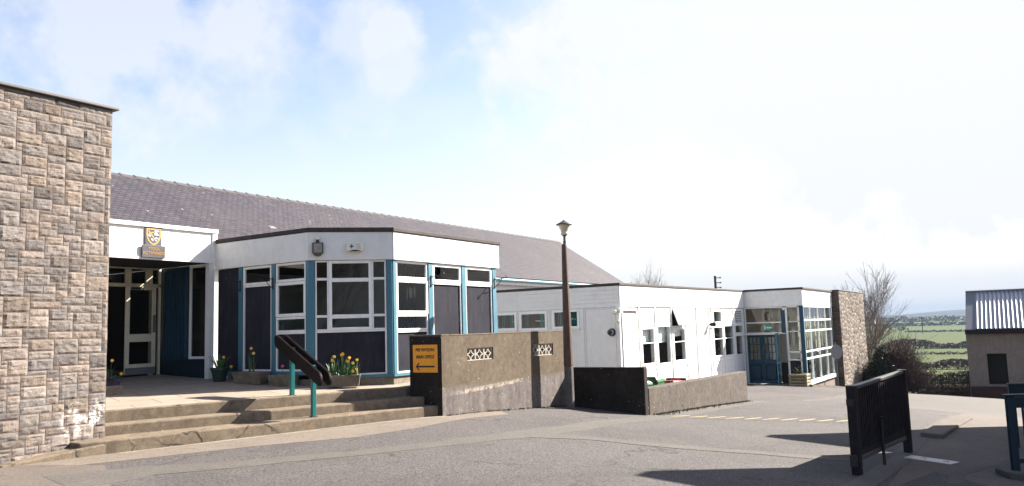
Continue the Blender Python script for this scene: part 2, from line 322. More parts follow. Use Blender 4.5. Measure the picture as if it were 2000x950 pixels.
    t.links.new(c, b.inputs['Base Color']); b.inputs['Roughness'].default_value = .93; b.inputs['Specular IOR Level'].default_value = .2
    bump(t, b, n2, .5, .006); M['gardenwall'] = m
    # slates
    m, t, b, o = nt('welsh_slate'); uv = N(t, 'ShaderNodeUVMap').outputs[0]; P = pos(t)
    br = N(t, 'ShaderNodeTexBrick'); t.links.new(uv, br.inputs['Vector']); br.inputs['Scale'].default_value = 1.0
    br.inputs['Brick Width'].default_value = .21; br.inputs['Row Height'].default_value = .15; br.inputs['Mortar Size'].default_value = .016; br.inputs['Bias'].default_value = 0
    br.inputs['Color1'].default_value = (.0335, .028, .0345, 1); br.inputs['Color2'].default_value = (.053, .0455, .0535, 1); br.inputs['Mortar'].default_value = (.016, .012, .014, 1)
    c = mix(t, ramp(t, noise(t, P, .55, 6, .6), .42, .72, 0, .35), br.outputs['Color'], (0.0546, 0.0384, 0.0322))
    c = mix(t, ramp(t, noise(t, uv, 1.4, 5, .7, stretch=(1.2, .35, 1)), .5, .78, 0, .55), c, (0.0713, 0.0620, 0.0645))
    v = N(t, 'ShaderNodeTexVoronoi'); v.inputs['Scale'].default_value = 3; t.links.new(P, v.inputs['Vector'])
    kk = math_(t, 'MULTIPLY', ramp(t, v.outputs['Distance'], .06, .13, 1, 0), ramp(t, noise(t, P, 1.1, 2), .56, .62))
    c = mix(t, kk, c, (.3, .27, .24))
    t.links.new(c, b.inputs['Base Color']); b.inputs['Roughness'].default_value = .6; b.inputs['Specular IOR Level'].default_value = .35
    c = mix(t, ramp(t, noise(t, uv, 5.5, 4, .7, stretch=(.7, 1.6, 1)), .35, .65), mix(t, 1.0, c, (.72, .74, .77), 'MULTIPLY'), mix(t, 1.0, c, (1.16, 1.17, 1.2), 'MULTIPLY')); t.links.new(c, b.inputs['Base Color'])
    sp = N(t, 'ShaderNodeSeparateXYZ'); t.links.new(uv, sp.inputs[0])
    saw = math_(t, 'FRACT', math_(t, 'DIVIDE', sp.outputs[1], .15))
    bump(t, b, math_(t, 'SUBTRACT', math_(t, 'MULTIPLY', br.outputs['Fac'], -.4), saw), .8, .02); M['slate'] = m
    # stone with per stone tint
    m, t, b, o = nt('rubble_stone'); P = pos(t)
    at = N(t, 'ShaderNodeAttribute', attribute_name='tint')
    n1 = noise(t, P, 9, 6, .65); n2 = noise(t, P, 60, 3, .6)
    c = mix(t, ramp(t, n1, .35, .7, 0, .75), at.outputs['Color'], mix(t, 1.0, at.outputs['Color'], (.62, .58, .56), 'MULTIPLY'))
    c = mix(t, ramp(t, n2, .35, .65), mix(t, 1.0, c, (.82,) * 3, 'MULTIPLY'), c)
    sx = N(t, 'ShaderNodeSeparateXYZ'); t.links.new(P, sx.inputs[0])
    k = math_(t, 'MULTIPLY', ramp(t, sx.outputs[0], 5.45, 5.75), math_(t, 'MULTIPLY', ramp(t, sx.outputs[0], 5.98, 6.08, 1, 0), math_(t, 'MULTIPLY', ramp(t, sx.outputs[2], -1.2, -1.12), ramp(t, sx.outputs[2], -.82, -.7, 1, 0))))
    k = math_(t, 'MULTIPLY', k, ramp(t, noise(t, P, 6, 6, .75), .50, .58)); c = mix(t, k, c, (.72, .68, .64))
    t.links.new(c, b.inputs['Base Color']); b.inputs['Roughness'].default_value = .92; b.inputs['Specular IOR Level'].default_value = .2
    bump(t, b, n1, .7, .03); M['stone'] = m
    M['mortar'] = pm('mortar', (.14, .10, .075), .95, .2, 6, 90, .15, .4)
    # fields
    m, t, b, o = nt('pasture'); P = pos(t)
    v = N(t, 'ShaderNodeTexVoronoi'); v.inputs['Scale'].default_value = .004; t.links.new(P, v.inputs['Vector'])
    sc = N(t, 'ShaderNodeSeparateColor'); t.links.new(v.outputs['Color'], sc.inputs[0])
    c = mix(t, sc.outputs[0], (0.0341, 0.0528, 0.0095), (0.0521, 0.0717, 0.0144))
    c = mix(t, ramp(t, noise(t, P, .05, 5, .6), .4, .7, 0, .5), c, (0.0521, 0.0549, 0.0159))
    c = mix(t, ramp(t, noise(t, P, 3, 4, .6), .4, .7, 0, .4), c, (0.0201, 0.0359, 0.0063))
    sx = N(t, 'ShaderNodeSeparateXYZ'); t.links.new(P, sx.inputs[0])
    c = mix(t, ramp(t, sx.outputs[0], 1500, 1800), c, mix(t, ramp(t, noise(t, P, .004, 6, .6), .4, .6), (.014, .022, .026), (.026, .034, .034)))  # far hill tinted blue-grey, its haze partly put into the colour
    t.links.new(c, b.inputs['Base Color']); b.inputs['Roughness'].default_value = .95; b.inputs['Specular IOR Level'].default_value = .1; M['field'] = m
ground_mats()

# ------------------------------------------------------------------ ground (all heights are relative to the eye at z = 0)
CP = np.array([(0, 0, -1.65), (-6, 5, -1.6), (0, 10, -1.42), (-8, 14, -1.45), (6.0, 9.9, -1.42), (11, 8.45, -1.43), (8.5, 9.0, -1.42), (15.2, 8.44, -1.67), (15.44, 6.75, -1.84), (19, 6.7, -2.0), (22.45, 6.7, -2.18),
  (34.3, 9.5, -2.62), (34.3, 8, -2.68), (40.9, 7.6, -3.4), (47, 7.4, -3.95), (11.2, 1.9, -2.0), (13.9, 1.7, -2.1), (20.6, 1.2, -2.32), (26, .5, -2.75), (48.9, 2.5, -4.3), (48, 4.5, -4.1),
  (20, -6, -2.7), (46, -8, -4.6), (22, 10, -2.3), (28, 10, -2.45), (22, 15, -2.3), (10, -6, -2.3), (0, -10, -2.2), (-15, -10, -1.9), (12, 14, -1.45), (30, 20, -2.5), (0, 25, -1.5), (40, 25, -3.2), (55, 14, -4.9), (58, 2, -5.1), (60, -15, -5.6), (55, 30, -4.5)], float)
def tps(r): return np.where(r > 1e-9, r * r * np.log(np.maximum(r, 1e-9)), 0)
_n = len(CP); _K = tps(np.hypot(CP[:, None, 0] - CP[None, :, 0], CP[:, None, 1] - CP[None, :, 1])) + np.eye(_n) * .5
_P = np.c_[np.ones(_n), CP[:, :2]]
_sol = np.linalg.solve(np.block([[_K, _P], [_P.T, np.zeros((3, 3))]]), np.r_[CP[:, 2], 0, 0, 0])
FARX = [0, 45, 60, 80, 110, 150, 220, 310, 420, 600, 900, 1300, 2000, 3000, 3800, 4500, 6000]
FARZ = [-2, -4.2, -5.2, -6.3, -7.3, -8.3, -9.6, -11.2, -10.7, -10.6, -9.8, -8, -4, 1, 5, 4, 0]
def gz(x, y):
    x = np.asarray(x, float); y = np.asarray(y, float)
    r = np.hypot(x[..., None] - CP[:, 0], y[..., None] - CP[:, 1])
    near = (tps(r) @ _sol[:_n]) + _sol[_n] + _sol[_n + 1] * x + _sol[_n + 2] * y
    d = np.hypot(x, y)
    w0 = np.where(x > 0, 1, np.clip(d / 200, 0, 1) * .3)
    far = np.interp(d, FARX, FARZ)
    far = far + np.clip((d - 2300) / 1400, 0, 1) * (19 * np.exp(-((y - 215) / 190.0) ** 2) + 14 * np.exp(-((y + 260) / 330.0) ** 2) + 4 * np.sin(y / 55.0) * np.exp(-((y - 100) / 500.0) ** 2) * .3)
    back = np.where(x < -20, np.minimum(0, (x + 20) * .01), 0)
    w = np.clip((d - 50) / 14, 0, 1); w = w * w * (3 - 2 * w)
    return near * (1 - w) + (far + back) * w
def g(x, y): return float(gz(x, y))
def build_ground():
    mb = MB()
    rs = [0] + list(np.arange(.6, 26, .4)) + list(np.arange(26, 64, 1.0)) + [66, 70, 75, 80, 87, 95, 105, 118, 132, 150, 175, 205, 240, 280, 330, 400, 480, 580, 700, 850, 1000, 1250, 1500, 1800, 2200, 2600, 3000, 3300, 3600, 3900, 4200, 4500, 5000, 5600]
    na = 300; A = np.linspace(0, 2 * math.pi, na, endpoint=False)
    R_, A_ = np.meshgrid(rs[1:], A, indexing='ij'); X = R_ * np.cos(A_); Y = R_ * np.sin(A_); Z = gz(X, Y)
    mb.v = [(0, 0, g(0, 0))] + list(zip(X.ravel().tolist(), Y.ravel().tolist(), Z.ravel().tolist()))
    for k in range(na): mb.f.append((0, 1 + k, 1 + (k + 1) % na))
    for i in range(len(rs) - 2):
        for k in range(na):
            k2 = (k + 1) % na; a = 1 + i * na
            mb.f.append((a + k, a + na + k, a + na + k2, a + k2))
    o = obj('ground', mb, M['asphalt'], kind='structure', smooth=True)
    o.data.materials.append(M['field'])
    for p in o.data.polygons:
        c = p.center
        d = math.hypot(c.x, c.y)
        if d > 49 or c.x < -22: p.material_index = 1
build_ground()
def sheet(name, poly, mat, lift, step=.5, kind='structure'):
    """flat patch that follows the ground: poly is a list of (x, y), ccw"""
    bm = bmesh.new(); vs = [bm.verts.new((x, y, 0)) for x, y in poly]; bm.faces.new(vs)
    xs = [p[0] for p in poly]; ys = [p[1] for p in poly]
    for ax, lo, hi in ((0, min(xs), max(xs)), (1, min(ys), max(ys))):
        v = lo + step
        while v < hi:
            co = (v, 0, 0) if ax == 0 else (0, v, 0); no = (1, 0, 0) if ax == 0 else (0, 1, 0)
            bmesh.ops.bisect_plane(bm, geom=bm.verts[:] + bm.edges[:] + bm.faces[:], plane_co=co, plane_no=no); v += step
    for v in bm.verts: v.co.z = g(v.co.x, v.co.y) + lift
    bmesh.ops.recalc_face_normals(bm, faces=bm.faces[:])
    if sum(f.normal.z for f in bm.faces) < 0: bmesh.ops.reverse_faces(bm, faces=bm.faces[:])
    be = [e for e in bm.edges if len(e.link_faces) == 1]; r = bmesh.ops.extrude_edge_only(bm, edges=be)
    for v in r['geom']:
        if isinstance(v, bmesh.types.BMVert): v.co.z -= .03
    me = bpy.data.meshes.new(name); bm.to_mesh(me); bm.free(); me.materials.append(mat)
    o = bpy.data.objects.new(name, me); COL.objects.link(o); o['kind'] = kind; return o
def strip(name, pts, widths, mat, lift, kind='structure', wob=.03):
    """long patch following a polyline on the ground"""
    P = []
    for i in range(len(pts) - 1):
        a, b = Vector(pts[i]), Vector(pts[i + 1]); k = max(1, int((b - a).length / .35))
        for j in range(k): P.append((a.lerp(b, j / k), widths[i] + (widths[i + 1] - widths[i]) * j / k))
    P.append((Vector(pts[-1]), widths[-1])); mb = MB()
    for i, (p, w) in enumerate(P):
        d = (P[min(i + 1, len(P) - 1)][0] - P[max(0, i - 1)][0]).normalized(); n = Vector((-d.y, d.x))
        wl, wr = random.uniform(-wob, wob), random.uniform(-wob, wob)
        for q, dz in ((-.5, -.03), (-.5, 0), (0, 0), (.5, 0), (.5, -.03)):
            e = p + n * (w * q + (wl if q < 0 else wr if q > 0 else 0)); mb.v.append((e.x, e.y, g(e.x, e.y) + lift + dz))
    for i in range(len(P) - 1):
        for q in range(4): a = 5 * i + q; mb.f.append((a, a + 1, a + 6, a + 5)[::-1])
    return obj(name, mb, mat, kind=kind)

M['verge'] = pm('verge_grass', (.085, .115, .028), .95, .25, 3, 30, .2, .4)
# paler resurfaced bands, apron, worn paint and covers on the yard
strip('repaired_trench', [(22.6, 6.3), (17.5, 6.35), (15.3, 6.35), (13.2, 6.4), (11.6, 6.35), (10.2, 6.5)], [.5, .55, .5, .42, .5, .55], M['patch'], .003)
strip('repaired_trench', [(10.3, 6.45), (10.9, 5.6), (11.3, 4.6), (12.0, 3.4), (12.5, 2.2)], [.45, .34, .32, .3, .3], M['patch'], .005)
strip('repaired_trench', [(10.4, 6.45), (8.68, 6.85), (7.63, 7.25), (6.37, 7.85), (5.5, 8.4), (4.6, 8.6)], [.5, .34, .36, .42, .6, 1.0], M['patch'], .004)
sheet('concrete_apron', [(5.3, 9.45), (7.14, 8.78), (8.46, 8.12), (9.6, 7.95), (10.6, 8.0), (12.2, 7.95), (12.6, 8.40), (10.9, 8.47), (6.0, 9.95), (4.9, 10.15)], M['apron'], .003)
sheet('worn_apron', [(-4, 6.6), (2, 6.5), (4.3, 7.3), (5.0, 8.3), (5.45, 9.2), (4.9, 10.2), (-4, 10.3)], M['walk'], .002)
strip('step_channel', [(6.0, 9.84), (8.5, 9.11), (10.95, 8.41)], [.10, .10, .10], M['plinth'], .006, wob=.01)
a0, a1 = Vector((16.05, 6.2)), Vector((18.1, 3.05))
for k in range(11):
    p = a0.lerp(a1, k / 10); strip('hump_marking', [(p.x - .30, p.y + .10), (p.x, p.y + .0), (p.x + .32, p.y - .08)], [.05, .085, .05], M['yellow'], .006, wob=.008)
strip('road_hump', [(16.0, 6.3), (17.05, 4.69), (18.3, 2.8)], [.75, .75, .75], M['asphalt'], .002)
sheet('pavement', [(8.6, -4), (10.0, -.2), (10.6, 1.55), (15.5, 1.72), (24.5, 1.55), (24.5, -4)], M['walk'], .006)
strip('flush_kerb', [(9.0, 1.95), (10.4, 1.82), (13.0, 1.72), (16.4, 1.78), (20.5, 1.62)], [.3, .3, .28, .28, .25], M['patch'], .009, wob=.01)
strip('repaired_trench', [(11.4, .9), (12.4, .95), (13.1, .72), (13.6, .55)], [.14, .2, .16, .1], M['patch'], .009)
sheet('worn_apron', [(8.4, .2), (9.8, .3), (11.6, .6), (12.3, 1.2), (10.8, 1.45), (9.2, 1.4)], M['asphalt'], .008)
strip('lane', [(24, 3.2), (30, 3.0), (38, 3.4), (47, 4.2), (52, 4.2)], [5, 5, 5.5, 5, 4.0], M['patch'], .004, wob=.1)
strip('grass_verge', [(46.6, 8.8), (46.6, 6.6), (48.0, 5.8), (51.0, 5.0), (51.5, 2.4)], [.5, 1.3, 1.4, 2.4, 3.4], M['verge'], .02, wob=.15)
mb = MB()
P4 = [(13.62, 1.63), (13.42, .98), (13.08, 1.08), (13.28, 1.70)]; P4 = P4[::-1]
mb.prism(P4, lambda x, y: g(x, y) - .03, lambda x, y: g(x, y) + .022)
mc = single('manhole_cover', mb, M['cover'], 'pale galvanised rectangular manhole cover in the shaded pavement', 'manhole cover', bevel=.004)
for (x, y) in ((13.43, 1.45), (13.30, 1.15)):
    z = g(x, y) + .024; obj('key_slot', MB().box(x - .025, x + .025, y - .04, y + .04, z - .004, z + .001), M['iron'], mc)
mb = MB(); kp = [(16.3, 1.78), (16.25, 1.42), (20.9, 1.20), (20.7, 1.62)]
mb.prism(kp, lambda x, y: g(x, y) - .1, lambda x, y: g(x, y) + (.085 if x < 18 else .07)); single('raised_kerb', mb, M['walk'], 'long raised kerb slab beside the shaded pavement beyond the gate', 'kerb', bevel=.02)
mb = MB(); kp = [(12.0, -.5), (12.35, .35), (12.7, .52), (13.6, .45), (14.5, -.4), (15, -2.5), (12.5, -2.5)][::-1]
mb.prism(kp[::1], lambda x, y: g(x, y) - .1, lambda x, y: g(x, y) + .09); single('railing_plinth', mb, M['patch'], 'raised concrete plinth under the teal railing at the right edge', 'plinth', bevel=.02)


# ------------------------------------------------------------------ terrace and steps
TN = (.317, .948)
def tz(x, y): return -.95 + .05 * max(0, TN[0] * x + TN[1] * y - 12.256)
E1 = ((5.6, 11.05), (11.05, 9.235)); E2 = ((5.6, 10.61), (10.95, 8.82)); E3 = ((6.02, 9.90), (10.96, 8.53))
mb = MB()
poly = [E1[0], E1[1], (11.6, 9.05), (15.4, 9.05), (15.4, 10.4), (10.9, 15.2), (10.4, 19.0), (2.5, 19.0), (2.5, 11.9)]
mb.prism(poly, -1.7, tz); obj('terrace', mb, M['flags'], kind='structure')
steps = empty('entrance_steps', (8.5, 9.6, -1.42), 'three wide weathered concrete steps rising from the yard to the paved terrace', 'steps')
mb = MB(); mb.prism([(5.6, 11.03), (11.05, 9.215), (11.0, 9.60), (5.6, 11.4)], -1.5, -.947); obj('step', mb, M['step'], steps, bevel=.02)
mb = MB(); mb.prism([E2[0], E2[1], (11.0, 9.20), (5.6, 11.0)], -1.5, -1.11); obj('step', mb, M['step'], steps, bevel=.02)
mb = MB(); mb.prism([E3[0], E3[1], (10.96, 8.85), (5.62, 10.64), (5.62, 10.05)], -1.6, -1.25); obj('step', mb, M['step'], steps, bevel=.02)
mb = MB(); mb.hexa([(4.75, 10.1, -1.6), (6.0, 9.93, -1.6), (6.0, 10.35, -1.6), (4.75, 10.35, -1.6), (4.75, 10.1, -1.40), (6.0, 9.93, -1.275), (6.0, 10.35, -1.275), (4.75, 10.35, -1.40)]); obj('kerb', mb, M['step'], steps, bevel=.02)

# ------------------------------------------------------------------ stone walls
STONE = .82
def stone_facing(F_, s0, s1, z0, z1, uw, uh, sub, rough, name, parent, gap=.010, palette=None):
    nx = int((s1 - s0) / uw); nz = int((z1 - z0) / uh); uw = (s1 - s0) / nx; uh = (z1 - z0) / nz
    used = [[False] * nx for _ in range(nz)]; mb = MB(); cols = []
    shapes = [(3, 1), (4, 1), (2, 1), (3, 2), (4, 2), (2, 2), (3, 3), (5, 2), (4, 3), (3, 4), (4, 4)]; wts = [.8, .9, .5, 4, 5, 3, 6, 3, 6, 2.2, 2.2]
    pal = palette or [(.25, .205, .178), (.225, .19, .168), (.275, .222, .188), (.205, .178, .163), (.245, .195, .16), (.235, .205, .187), (.18, .157, .147), (.265, .225, .20)]
    for iz in range(nz):
        for ix in range(nx):
            if used[iz][ix]: continue
            for _ in range(12):
                w, h = random.choices(shapes, wts)[0]
                if ix + w > nx: w = nx - ix
                if iz + h > nz: h = nz - iz
                if all(not used[iz + b][ix + a] for a in range(w) for b in range(h)): break
            else: w = h = 1
            for a in range(w):
                for b in range(h): used[iz + b][ix + a] = True
            a0, a1 = s0 + ix * uw + gap / 2, s0 + (ix + w) * uw - gap / 2; b0, b1 = z0 + iz * uh + gap / 2, z0 + (iz + h) * uh - gap / 2
            j = gap * .4; a0 += random.uniform(-j, j); a1 += random.uniform(-j, j); b0 += random.uniform(-j, j); b1 += random.uniform(-j, j)
            mx = max(2, int(w * sub)); mz = max(2, int(h * sub)); base = len(mb.v); sd = random.uniform(0, 100)
            ta, tb = random.uniform(-.5, .5), random.uniform(-.6, .4); big = rough * min(1.5, .7 + .2 * h)
            for q in range(mz + 1):
                for r in range(mx + 1):
                    u, v = r / mx, q / mz; edge = min(1, min(u, 1 - u, v, 1 - v) * 14)
                    nn = mnoise.noise((u * w * 1.1 + sd, v * h * 1.3, sd)) * .9 + mnoise.noise((u * w * 2.7 + sd, v * h * 3.1, sd + 5)) * .5
                    t = .006 + edge * big * (.55 + .75 * nn + ta * (u - .5) + tb * (v - .5))
                    if r in (0, mx) or q in (0, mz): t = .005
                    mb.v.append(F_.p(a0 + (a1 - a0) * u, max(t, .002), b0 + (b1 - b0) * v))
            c = random.choice(pal); k = random.choice((random.uniform(.86, 1.14), random.uniform(.86, 1.14), random.uniform(.86, 1.14), random.uniform(.62, .85))); c = (c[0] * k * STONE * .97, c[1] * k * STONE, c[2] * k * STONE * 1.02)
            for q in range(mz):
                for r in range(mx):
                    i = base + q * (mx + 1) + r; mb.f.append((i, i + 1, i + mx + 2, i + mx + 1)); cols.append(c)
            # skirts back into the wall
            rim = [base + r for r in range(mx + 1)] + [base + q * (mx + 1) + mx for q in range(1, mz + 1)] + [base + mz * (mx + 1) + r for r in range(mx - 1, -1, -1)] + [base + q * (mx + 1) for q in range(mz - 1, 0, -1)]
            bk = len(mb.v)
            for i in rim:
                x, y, z = mb.v[i]; mb.v.append((x - F_.n[0] * .04, y - F_.n[1] * .04, z))
            L = len(rim)
            for i in range(L): mb.f.append((rim[(i + 1) % L], rim[i], bk + i, bk + (i + 1) % L)); cols.append(tuple(x * 1.0 for x in c))
    o = obj(name, mb, M['stone'], parent)
    ca = o.data.color_attributes.new('tint', 'FLOAT_COLOR', 'CORNER')
    arr = np.ones((len(o.data.loops), 4), np.float32)
    for p, c in zip(o.data.polygons, cols): arr[p.loop_start:p.loop_start + p.loop_total, :3] = c
    ca.data.foreach_set('color', arr.ravel()); return o
FS = F(0.2, 10.27, 1, 0)
sw = empty('stone_wing', (3, 11.5, -1.45), 'tall rubble stone wing wall with grey coping at the left of the entrance steps', 'stone wall')
mb = MB(); mb.box(.2, 6.08, 10.268, 10.72, -1.7, 3.13); obj('wall_core', mb, M['mortar'], sw)
stone_facing(FS, 0, 5.88, -1.52, 3.13, .076, .047, 2.4, .0105, 'stone_facing', sw, gap=.010)
stone_facing(F(6.08, 10.27, 0, 1), 0, .44, -1.30, 3.13, .11, .076, 2, .024, 'stone_facing', sw, gap=.014)
mb = MB(); mb.box(.1, 6.15, 10.21, 10.76, 3.132, 3.175); obj('coping', mb, M['coping'], sw, bevel=.01)

# ------------------------------------------------------------------ facade helpers
def window(parent, F_, s0, s1, z0, z1, fw=.05, cuts_s=(), cuts_z=(), t=-.02, fd=.05, mat='white', gl='glass', name='window', bw=.045):
    mb = MB(); mb.ring(F_, s0, s1, z0, z1, fw, t - fd, t)
    for c in cuts_z: mb.bar(F_, s0 + fw, s1 - fw, c - bw / 2, c + bw / 2, t - fd + .004, t - .004)
    for c in cuts_s: mb.bar(F_, c - bw / 2, c + bw / 2, z0 + fw, z1 - fw, t - fd + .002, t - .002)
    w = obj(name, mb, M[mat], parent, bevel=.006, seg=1)
    mb = MB(); mb.sheet(F_, s0 + fw * .6, s1 - fw * .6, z0 + fw * .6, z1 - fw * .6, t - fd * .6)
    obj('pane', mb, M[gl], w); return w
def holes(mb, F_, s0, s1, z0, z1, opens, t0, t1):
    ss = sorted({s0, s1} | {v for o in opens for v in o[:2]}); zs = sorted({z0, z1} | {v for o in opens for v in o[2:]})
    ss = [v for v in ss if s0 <= v <= s1]; zs = [v for v in zs if z0 <= v <= z1]
    for a, b in zip(ss, ss[1:]):
        run = None
        for c, d in zip(zs, zs[1:]):
            m, n = (a + b) / 2, (c + d) / 2
            if any(o[0] < m < o[1] and o[2] < n < o[3] for o in opens):
                if run: mb.bar(F_, a, b, run[0], run[1], t0, t1); run = None
            else: run = (run[0], d) if run else (c, d)
        if run: mb.bar(F_, a, b, run[0], run[1], t0, t1)

# ------------------------------------------------------------------ main hall with slate roof
M['ridge'] = pm('slate_ridge', (.058, .053, .057), .7, .2, 3, 40, .1, .2)
hall = empty('school_hall', (20, 20, -1), 'long school hall under a big purple grey slate roof behind the flat roofed blocks', 'building')
def roof_plane(name, pts, mat, parent, th=.1):
    # pts: eaveL, eaveR, ridgeR, ridgeL ; uv in metres
    a, b, c, d = [Vector(p) for p in pts]; n = (b - a).cross(d - a).normalized()
    org = ORG[parent.name]; me = bpy.data.meshes.new(name)
    vs = [a, b, c, d] + [p - n * th for p in (a, b, c, d)]
    me.from_pydata([tuple(p - org) for p in vs], [], [(0, 1, 2, 3), (7, 6, 5, 4), (0, 4, 5, 1), (1, 5, 6, 2), (2, 6, 7, 3), (3, 7, 4, 0)])
    uvl = me.uv_layers.new(name='UVMap'); e = (b - a).normalized(); up = (d - a).normalized()
    for l in me.loops:
        p = vs[l.vertex_index]; uvl.data[l.index].uv = ((p - a).dot(e), (p - a).dot(up))
    me.materials.append(mat); o = bpy.data.objects.new(name, me); COL.objects.link(o); o.parent = parent; ORG[o.name] = org; return o
XR = 40.0
roof_plane('roof', [(1.5, 18.0, 2.14), (XR, 18.0, 2.14), (XR, 22.28, 4.9), (1.5, 22.28, 4.9)], M['slate'], hall)
roof_plane('roof', [(XR, 26.56, 2.14), (1.5, 26.56, 2.14), (1.5, 22.28, 4.9), (XR, 22.28, 4.9)], M['slate'], hall)
mb = MB(); x = 1.5; i = 0
while x < XR:
    l = .46; h = .0 if i % 2 else .0
    for sgn in (-1, 1):
        y0 = 22.28; yo = y0 + sgn * .13
        a = [(x - .02, y0, 4.945), (x + l, y0, 4.93), (x + l, yo, 4.845), (x - .02, yo, 4.86)]
        b = [(p[0], p[1], p[2] - .03) for p in a]
        if sgn > 0: a, b = a[::-1], b[::-1]
        mb.hexa(b + a)
    mb.tube([(x - .03, 22.28, 4.93), (x + .03, 22.28, 4.93)], .032, 6); x += l; i += 1
obj('ridge', mb, M['ridge'], hall)
mb = MB(); mb.box(1.6, XR - .35, 18.25, 18.6, -2.6, 2.05); mb.box(XR - .7, XR - .35, 18.6, 26.2, -3.4, 2.05); mb.box(1.6, XR - .7, 25.9, 26.2, -2.6, 2.05); obj('wall', mb, M['white2'], hall)
mb = MB(); mb.add([(XR - .45, 18.3, 2.05), (XR - .45, 26.2, 2.05), (XR - .45, 22.28, 4.68)], [(0, 1, 2)]); obj('gable', mb, M['white2'], hall)
mb = MB(); mb.box(1.5, XR - .02, 17.985, 18.02, 1.86, 2.05); mb.box(1.6, XR - .05, 18.0, 18.25, 1.84, 1.88); obj('fascia_board', mb, M['white'], hall)
mb = MB(); mb.tube([(1.5, 17.92, 2.02), (XR, 17.92, 2.02)], .07, 8); mb.box(1.5, XR, 17.90, 17.984, 1.965, 2.05); obj('gutter', mb, M['blue'], hall)
mb = MB()
for sg, y0 in ((1, 17.9), (-1, 26.66)):
    y1 = 22.28; a = [(XR, y0, 1.86), (XR + .05, y0, 1.86), (XR + .05, y1, 4.70), (XR, y1, 4.70), (XR, y0, 2.07), (XR + .05, y0, 2.07), (XR + .05, y1, 4.89), (XR, y1, 4.89)]
    mb.add(a, [(0, 3, 2, 1), (4, 5, 6, 7), (0, 1, 5, 4), (1, 2, 6, 5), (2, 3, 7, 6), (3, 0, 4, 7)])
mb.box(XR - .5, XR + .3, 17.62, 17.90, 1.86, 2.12); obj('verge_board', mb, M['blue'], hall)
mb = MB(); mb.add([(17.15, 20.0, 3.39), (17.42, 20.0, 3.39), (17.42, 20.16, 3.49), (17.15, 20.16, 3.49), (17.17, 20.01, 3.45), (17.40, 20.01, 3.45), (17.40, 20.14, 3.52), (17.17, 20.14, 3.52)], [(0, 1, 5, 4), (4, 5, 6, 7), (1, 2, 6, 5), (3, 0, 4, 7), (2, 3, 7, 6)])
obj('roof_vent', mb, M['flash'], hall)

# ------------------------------------------------------------------ octagonal office bay
bay = empty('office_bay', (11.1, 10.5, -.95), 'flat roofed corner bay with canted window wall, white fascia and teal posts on the terrace', 'building')
FA = F(11.1, 9.66, 1, 0); FCh = F(10.05, 10.71, 1, -1); FL = F(10.05, 13.28, 0, -1); LC = 1.485; LL = 2.57
mb = MB(); fz0, fz1 = 1.33, 1.835
mb.bar(FA, -.0, 3.48, fz0, fz1, -.14, .03); obj('fascia', mb, M['white'], bay, bevel=.006)
mb = MB(); mb.prism([(10.0288, 10.701), (11.0876, 9.642), (11.19, 9.80), (10.18, 10.81)], fz0, fz1); obj('fascia', mb, M['white2'], bay, bevel=.004)
mb = MB(); mb.bar(FL, 0, 2.57, fz0, fz1, -.12, .02); obj('fascia', mb, M['white2'], bay, bevel=.004)
mb = MB(); mb.prism([(10.01, 13.27), (10.01, 10.69), (11.08, 9.605), (14.62, 9.605), (14.62, 13.27)], 1.838, 1.92); obj('roof', mb, M['bitumen'], bay, bevel=.015)
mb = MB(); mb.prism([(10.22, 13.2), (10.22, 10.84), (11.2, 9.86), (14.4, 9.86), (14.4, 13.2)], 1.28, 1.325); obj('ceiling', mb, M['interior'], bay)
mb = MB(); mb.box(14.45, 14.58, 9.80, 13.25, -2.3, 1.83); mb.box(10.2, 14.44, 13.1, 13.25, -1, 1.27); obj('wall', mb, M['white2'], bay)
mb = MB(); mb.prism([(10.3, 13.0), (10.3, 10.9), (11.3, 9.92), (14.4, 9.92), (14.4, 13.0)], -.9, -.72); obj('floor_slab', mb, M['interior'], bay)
mb = MB(); mb.prism([(10.065, 13.2), (10.065, 10.716), (11.106, 9.675), (14.56, 9.675), (14.56, 9.9), (11.2, 9.9), (10.25, 10.85), (10.25, 13.2)], -1.95, -.785); obj('plinth', mb, M['plinth'], bay, bevel=.008)
sill = MB(); sill.bar(FA, -.01, 3.42, -.784, -.735, -.12, .02); sill.bar(FCh, .01, LC - .01, -.784, -.735, -.12, .018); sill.bar(FL, .02, LL - .01, -.70, -.635, -.12, .016)
obj('sill', sill, M['blue'], bay)
T = -.03
def post(F_, s0, s1, z0=-.734, z1=1.329, t=0.0): obj('post', MB().bar(F_, s0, s1, z0, z1, -.10, t), M['blue'], bay, bevel=.005, seg=1)
for s0, s1 in ((.012, .10), (1.04, 1.18), (2.13, 2.27), (3.25, 3.39)): post(FA, s0, s1)
for s0, s1 in ((.0, .10), (1.37, LC - .012)): post(FCh, s0, s1, t=.001)
for s0, s1 in ((.66, .77), (1.58, 1.68), (2.48, 2.57)): post(FL, s0, s1, z0=-.634)
def panel(F_, s0, s1, z0, z1, edge=True):
    p = obj('panel', MB().bar(F_, s0, s1, z0, z1, -.09, -.05), M['panel'], bay)
    if edge: obj('panel_frame', MB().ring(F_, s0 - .004, s1 + .004, z0 - .004, z1 + .004, .03, -.088, -.022), M['white'], p)
window(bay, FA, .105, 1.035, .985, 1.325, .045, t=-.02); window(bay, FA, .105, 1.035, .335, .98, .06, t=-.012); window(bay, FA, .105, 1.035, .03, .33, .04, t=-.02)
panel(FA, .11, 1.03, -.73, .025)
window(bay, FA, 1.185, 2.125, .95, 1.325, .065, t=-.014); panel(FA, 1.19, 2.12, -.73, .945)
window(bay, FA, 2.275, 3.245, .95, 1.325, .065, t=-.014); panel(FA, 2.28, 3.24, -.73, .945)
window(bay, FCh, .105, .345, .065, 1.325, .03, cuts_z=(.325, .99), t=-.022)
